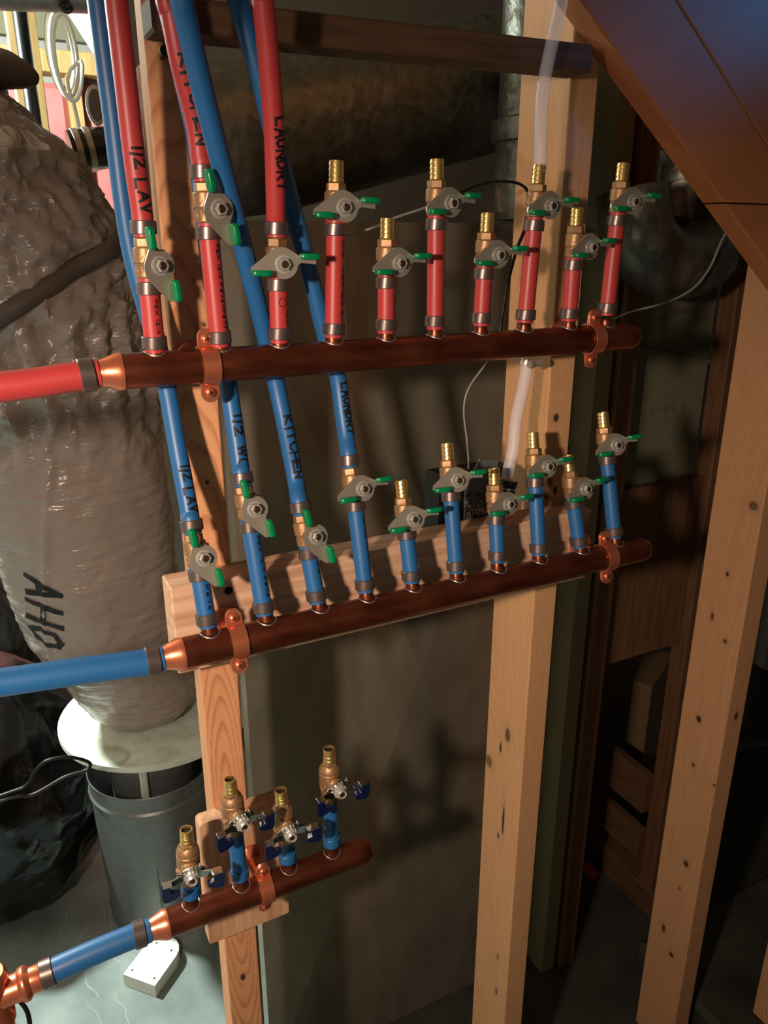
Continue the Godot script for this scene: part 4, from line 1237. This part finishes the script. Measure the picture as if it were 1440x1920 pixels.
	for i in L.size():
		var r: Array = L[i]
		var d := Vector3(r[1], 1, 0).normalized()
		var base := ax_l + Vector3(r[0], 0, 0)
		var pp := PackedVector3Array()
		for k in 5:
			pp.append(base + d * lerpf(0.0248, r[3] + 0.003, k / 4.0))
		var o := pex("riser_pipe", "%s dark blue riser pipe, %s from left of the lowest manifold" % ["short" if r[3] < 0.06 else "long", ORD[i]], "pipe", pp, PR, M.blue, "blue riser pipes on the lowest manifold")
		part("sleeve", ring_mesh(0.0094, 0.011), M.blue, o, Transform3D(along(d), base + d * 0.0305))
		var zax := Vector3(sin(deg_to_rad(r[4])), 0, cos(deg_to_rad(r[4])))
		zax = (zax - d * zax.dot(d)).normalized()
		wide_valve("brass valve with navy grips, %s from left of the lowest manifold" % ORD[i], "navy handled valves", Transform3D(Basis(d.cross(zax), d, zax), base + d * r[3]))
	# pipes that rise from the open valves
	var up := [
		["tall red supply pipe marked 1/2 LAV at upper left", T[0], [Vector3(0.1218, 1.4760, 0.0556), Vector3(0.1198, 1.5067, 0.0580), Vector3(0.1178, 1.5581, 0.0640), Vector3(0.1158, 1.6054, 0.0700), Vector3(0.1152, 1.6412, 0.0730), Vector3(0.113, 1.80, 0.080), Vector3(0.110, 2.42, 0.085)], true, "1/2 LAV", 1.516, 1.468, 0.25],
		["tall red supply pipe marked KITCHEN crossing behind a blue one", T[1], [Vector3(0.1702, 1.5127, 0.0553), Vector3(0.1679, 1.5344, 0.0585), Vector3(0.1578, 1.5692, 0.0680), Vector3(0.1522, 1.5993, 0.0730), Vector3(0.1480, 1.6269, 0.0750), Vector3(0.141, 1.80, 0.082), Vector3(0.145, 2.42, 0.085)], true, "KITCHEN", 1.577, 1.514, 0.15],
		["tall red supply pipe marked LAUNDRY, right of the other red ones", T[2], [Vector3(0.2282, 1.4720, 0.0580), Vector3(0.2235, 1.5284, 0.0750), Vector3(0.2155, 1.5786, 0.0920), Vector3(0.2098, 1.6090, 0.1020), Vector3(0.2056, 1.6321, 0.1080), Vector3(0.185, 1.80, 0.13), Vector3(0.160, 2.42, 0.15)], true, "LAUNDRY", 1.540, 1.486, 0.35],
		["blue supply pipe marked 1/2 LAV passing beside the leftmost stud", B[0], [Vector3(0.1387, 1.2270, 0.0510), Vector3(0.1376, 1.2747, 0.0340), Vector3(0.1354, 1.3271, 0.0235), Vector3(0.1311, 1.3656, 0.0205), Vector3(0.1174, 1.4468, 0.0200), Vector3(0.1131, 1.5458, 0.0260), Vector3(0.1100, 1.6131, 0.0330), Vector3(0.1091, 1.6447, 0.0350), Vector3(0.100, 1.80, 0.040), Vector3(0.085, 2.42, 0.045)], false, "1/2 LAV", 1.264, 1.220, 0.30],
		["blue supply pipe marked 1/2 WC right of the leftmost stud", B[1], [Vector3(0.1893, 1.2607, 0.0430), Vector3(0.1892, 1.2931, 0.0340), Vector3(0.1885, 1.3290, 0.0245), Vector3(0.1858, 1.3672, 0.0215), Vector3(0.1821, 1.4166, 0.0205), Vector3(0.1796, 1.4564, 0.0205), Vector3(0.1779, 1.4921, 0.0225), Vector3(0.1743, 1.5305, 0.0300), Vector3(0.1643, 1.5644, 0.0470), Vector3(0.1588, 1.5947, 0.0500), Vector3(0.1539, 1.6334, 0.0520), Vector3(0.145, 1.80, 0.055), Vector3(0.140, 2.42, 0.055)], false, "1/2 WC", 1.303, 1.253, 0.30],
		["blue supply pipe marked KITCHEN crossing in front of a red one", B[2], [Vector3(0.2425, 1.2400, 0.0395), Vector3(0.2380, 1.2874, 0.0310), Vector3(0.2333, 1.3287, 0.0235), Vector3(0.2260, 1.3654, 0.0250), Vector3(0.2012, 1.4468, 0.0500), Vector3(0.1730, 1.5246, 0.0850), Vector3(0.1528, 1.5849, 0.1120), Vector3(0.1446, 1.6138, 0.1250), Vector3(0.115, 1.75, 0.165), Vector3(0.100, 2.42, 0.19)], false, "KITCHEN", 1.297, 1.234, 0.25],
		["blue supply pipe marked LAUNDRY passing behind a red one", B[3], [Vector3(0.2970, 1.2720, 0.0375), Vector3(0.2971, 1.2965, 0.0290), Vector3(0.2954, 1.3284, 0.0230), Vector3(0.2855, 1.3619, 0.0225), Vector3(0.2642, 1.4377, 0.0280), Vector3(0.2428, 1.5053, 0.0380), Vector3(0.2222, 1.5682, 0.0520), Vector3(0.2081, 1.6081, 0.0600), Vector3(0.1998, 1.6366, 0.0630), Vector3(0.180, 1.75, 0.070), Vector3(0.170, 2.42, 0.075)], false, "LAUNDRY", 1.322, 1.270, 0.35]]
	for u in up:
		var start: Vector3 = u[1][5]
		var d: Vector3 = u[1][6]
		var pts := [start - d * 0.0070, start + d * 0.006]
		pts.append_array(u[2])
		var p := curve(pts, 6)
		var o := pex("supply_pipe", u[0], "pipe", p, PR, M.red if u[3] else M.blue, "supply pipes rising from the valves")
		part("crimp_ring", shapes.ring, M.crimp, o, Transform3D(along(d), start))
		lettering(o, u[4], p, PR, u[5], u[6], u[7] - 0.46, 0.0082, 0.0020, M.ink, Vector3(-0.1, 0.0, 1.0), 0.16)
	# mains
	const MR := 0.0115
	var mains := [
		["thick red main pipe entering the top manifold from the left", ax_t, 0.0775, [Vector3(-0.40, 1.335, 0.055), Vector3(-0.15, 1.343, 0.055), Vector3(0.006, 1.347, 0.055), Vector3(0.050, 1.350, 0.055), Vector3(0.077, 1.352, 0.055)], M.red, [0.0680]],
		["thick blue main pipe entering the middle manifold from the left", ax_b, 0.0985, [Vector3(-0.40, 1.142, 0.083), Vector3(-0.15, 1.130, 0.083), Vector3(-0.029, 1.118, 0.083), Vector3(0.030, 1.1125, 0.083), Vector3(0.080, 1.107, 0.083), Vector3(0.098, 1.107, 0.083)], M.blue, [0.0890]],
		["short thick blue pipe feeding the lowest manifold", ax_l, 0.0605, [Vector3(-0.046, 0.7965, 0.07), Vector3(-0.02, 0.7995, 0.07), Vector3(0.008, 0.8020, 0.07), Vector3(0.040, 0.8035, 0.07), Vector3(0.060, 0.8035, 0.07)], M.blue, [0.0495, -0.0355]]]
	var big := ring_mesh(0.0134, 0.0110)
	for mn in mains:
		var p := curve(mn[3], 6)
		var o := pex("main_pipe", mn[0], "pipe", p, MR, mn[4], "thick main pipes")
		for x in mn[5]:
			var best := p[0]
			var dd := Vector3.RIGHT
			for j in p.size() - 1:
				if p[j].x <= x and p[j + 1].x >= x:
					best = p[j].lerp(p[j + 1], (x - p[j].x) / (p[j + 1].x - p[j].x))
					dd = p[j + 1] - p[j]
			part("crimp_ring", big, M.crimp, o, Transform3D(along(dd), best))
	# copper tee at the lower left
	var tee := thing("copper_tee", "shiny copper pressed tee fitting at the lower left edge", "fitting", at(-0.046, 0.7965, 0.07))
	var m := Mb.new()
	var tox := Basis(Vector3.BACK, PI / 2 + 0.1)
	m.lathe([Vector2(0.011, -0.006), Vector2(0.0122, -0.004), Vector2(0.0122, 0.004), Vector2(0.0158, 0.007), Vector2(0.0162, 0.010), Vector2(0.0150, 0.013), Vector2(0.0132, 0.015), Vector2(0.0132, 0.032), Vector2(0.0138, 0.045)], Transform3D(tox), 28)
	m.lathe([Vector2(0.0135, -0.55), Vector2(0.0135, -0.032), Vector2(0.0160, -0.028), Vector2(0.0160, -0.020), Vector2(0.0140, -0.016), Vector2(0.0145, 0.0), Vector2(0.0140, 0.016), Vector2(0.0160, 0.020), Vector2(0.0160, 0.026), Vector2(0.0130, 0.030), Vector2(0.0, 0.030)], at(-0.037, -0.004, 0), 28)
	part("fitting", m.mesh(50), M.copper_new, tee)
	m = Mb.new()
	m.tube(curve([Vector3(-0.020, -0.012, -0.002), Vector3(-0.012, -0.030, 0.004), Vector3(-0.013, -0.06, 0.004), Vector3(-0.018, -0.10, 0.0)], 6), 0.0022, 8)
	part("cable_tie", m.mesh(60), M.rubber, tee)
	# clamps
	clamp_on("copper ring clamp on the left stud holding the top manifold", 0.1640, ax_t, 0.0, 0.0)
	clamp_on("copper ring clamp on the middle stud holding the top manifold", 0.5770, ax_t, 0.0, 0.0)
	clamp_on("copper ring clamp near the left end of the long board", 0.1640, ax_b, 0.0385, -0.2)
	clamp_on("copper ring clamp near the right end of the long board", 0.6000, ax_b, 0.0385, -0.2)
	clamp_on("copper ring clamp on the small board holding the lowest manifold", 0.1780, ax_l, 0.0195, 0.0)

func cable(called: String, label: String, category: String, pts: Array, r: float, m: Material) -> void:
	var b := Mb.new()
	b.tube(curve(pts, 6), r, 8)
	tag(part(called, b.mesh(60), m), label, category)

func build_wires() -> void:
	# clear tube from the top edge down onto the eighth red valve
	cable("clear_tube", "clear plastic tube rising from a top row valve past the furring strip", "tube", [Vector3(0.4945, 1.512, 0.055), Vector3(0.4925, 1.540, 0.056), Vector3(0.4925, 1.575, 0.054), Vector3(0.4955, 1.605, 0.056), Vector3(0.501, 1.66, 0.064), Vector3(0.500, 1.75, 0.070), Vector3(0.49, 2.44, 0.075)], 0.0062, M.clear)
	var t2 := thing("clear_tube", "short clear tube with hose clamp hanging below the top manifold", "tube")
	var b := Mb.new()
	b.tube(curve([Vector3(0.5265, 1.328, 0.012), Vector3(0.520, 1.300, 0.016), Vector3(0.508, 1.265, 0.022), Vector3(0.502, 1.235, 0.028), Vector3(0.494, 1.203, 0.030)], 6), 0.0068, 14)
	part("tube", b.mesh(60), M.clear, t2)
	b = Mb.new()
	b.lathe([Vector2(0.0075, -0.003), Vector2(0.0088, -0.003), Vector2(0.0088, 0.004), Vector2(0.0075, 0.004)], Transform3D(along(Vector3(0.2, 1, -0.1)), Vector3(0.5255, 1.325, 0.0125)), 18)
	b.lathe([Vector2(0.0, -0.008), Vector2(0.0046, -0.008), Vector2(0.0046, 0.008), Vector2(0.0, 0.008)], Transform3D(along(Vector3(1, 0.1, 0.2)), Vector3(0.5285, 1.3255, 0.0225)), 10)
	part("hose_clamp", b.mesh(35), M.steel, t2)
	b = Mb.new()
	b.lathe([Vector2(0.0, -0.004), Vector2(0.0044, -0.004), Vector2(0.0048, 0.0), Vector2(0.0030, 0.003), Vector2(0.0, 0.003)], Transform3D(along(Vector3(-1, -0.2, 0.5)), Vector3(0.5215, 1.3245, 0.0245)), 12)
	part("clamp_screw", b.mesh(40), M.steel, t2)
	var cap := thing("tube_cap", "dark ribbed cap at the foot of the short clear tube", "cap", Transform3D(along(Vector3(0.2, 1, 0.0)), Vector3(0.4915, 1.178, 0.030)))
	part("cap", ribbed([Vector2(0.0, 0.0), Vector2(0.010, 0.0), Vector2(0.011, 0.004), Vector2(0.011, 0.011), Vector2(0.0085, 0.014), Vector2(0.0115, 0.016), Vector2(0.0115, 0.023), Vector2(0.0, 0.024)], Transform3D(), 12), M.abs, cap)
	part("band", ribbed([Vector2(0.0105, 0.012), Vector2(0.0112, 0.012), Vector2(0.0112, 0.015), Vector2(0.0105, 0.015)], Transform3D(), 20), M.chrome, cap)
	cable("grey_wire", "thin grey wire sagging behind the tall red risers", "wire", [Vector3(0.296, 1.452, 0.012), Vector3(0.325, 1.460, 0.03), Vector3(0.352, 1.470, 0.03), Vector3(0.383, 1.479, 0.03), Vector3(0.410, 1.488, 0.025)], 0.0011, M.wire)
	cable("black_wire", "black wire arching between two top row valves", "wire", [Vector3(0.405, 1.486, 0.025), Vector3(0.427, 1.493, 0.02), Vector3(0.445, 1.500, 0.02), Vector3(0.469, 1.505, 0.02), Vector3(0.498, 1.504, 0.018), Vector3(0.517, 1.495, 0.01), Vector3(0.528, 1.478, -0.005)], 0.0015, M.rubber)
	cable("black_cable", "black cable running down along the middle stud", "cable", [Vector3(0.528, 1.478, -0.005), Vector3(0.532, 1.460, -0.015), Vector3(0.527, 1.440, -0.02), Vector3(0.517, 1.402, -0.02), Vector3(0.511, 1.359, -0.02), Vector3(0.503, 1.331, -0.02)], 0.0019, M.rubber)
	cable("white_wire", "thin pale wire hanging below the top manifold", "wire", [Vector3(0.503, 1.331, -0.02), Vector3(0.490, 1.317, -0.02), Vector3(0.472, 1.295, -0.02), Vector3(0.467, 1.271, -0.02), Vector3(0.473, 1.234, -0.02), Vector3(0.476, 1.202, -0.02), Vector3(0.470, 1.176, -0.02)], 0.0011, M.wire)
	cable("grey_cable", "grey cable curving from the right duct behind the last riser", "cable", [Vector3(0.985, 1.50, -0.12), Vector3(0.961, 1.448, -0.125), Vector3(0.945, 1.413, -0.125), Vector3(0.915, 1.385, -0.125), Vector3(0.87, 1.367, -0.13), Vector3(0.80, 1.352, -0.14), Vector3(0.73, 1.318, -0.15), Vector3(0.66, 1.30, -0.16)], 0.0016, M.wire)
	cable("black_cable_loop", "black cord looping in front of the black bags", "cord", [Vector3(-0.30, 0.60, -0.45), Vector3(-0.084, 0.628, -0.45), Vector3(-0.039, 0.623, -0.45), Vector3(0.011, 0.639, -0.45), Vector3(0.045, 0.641, -0.45), Vector3(0.050, 0.654, -0.45), Vector3(0.023, 0.673, -0.45), Vector3(-0.008, 0.678, -0.45), Vector3(-0.027, 0.665, -0.452), Vector3(-0.045, 0.640, -0.455), Vector3(-0.083, 0.634, -0.455), Vector3(-0.30, 0.61, -0.46)], 0.0028, M.rubber)
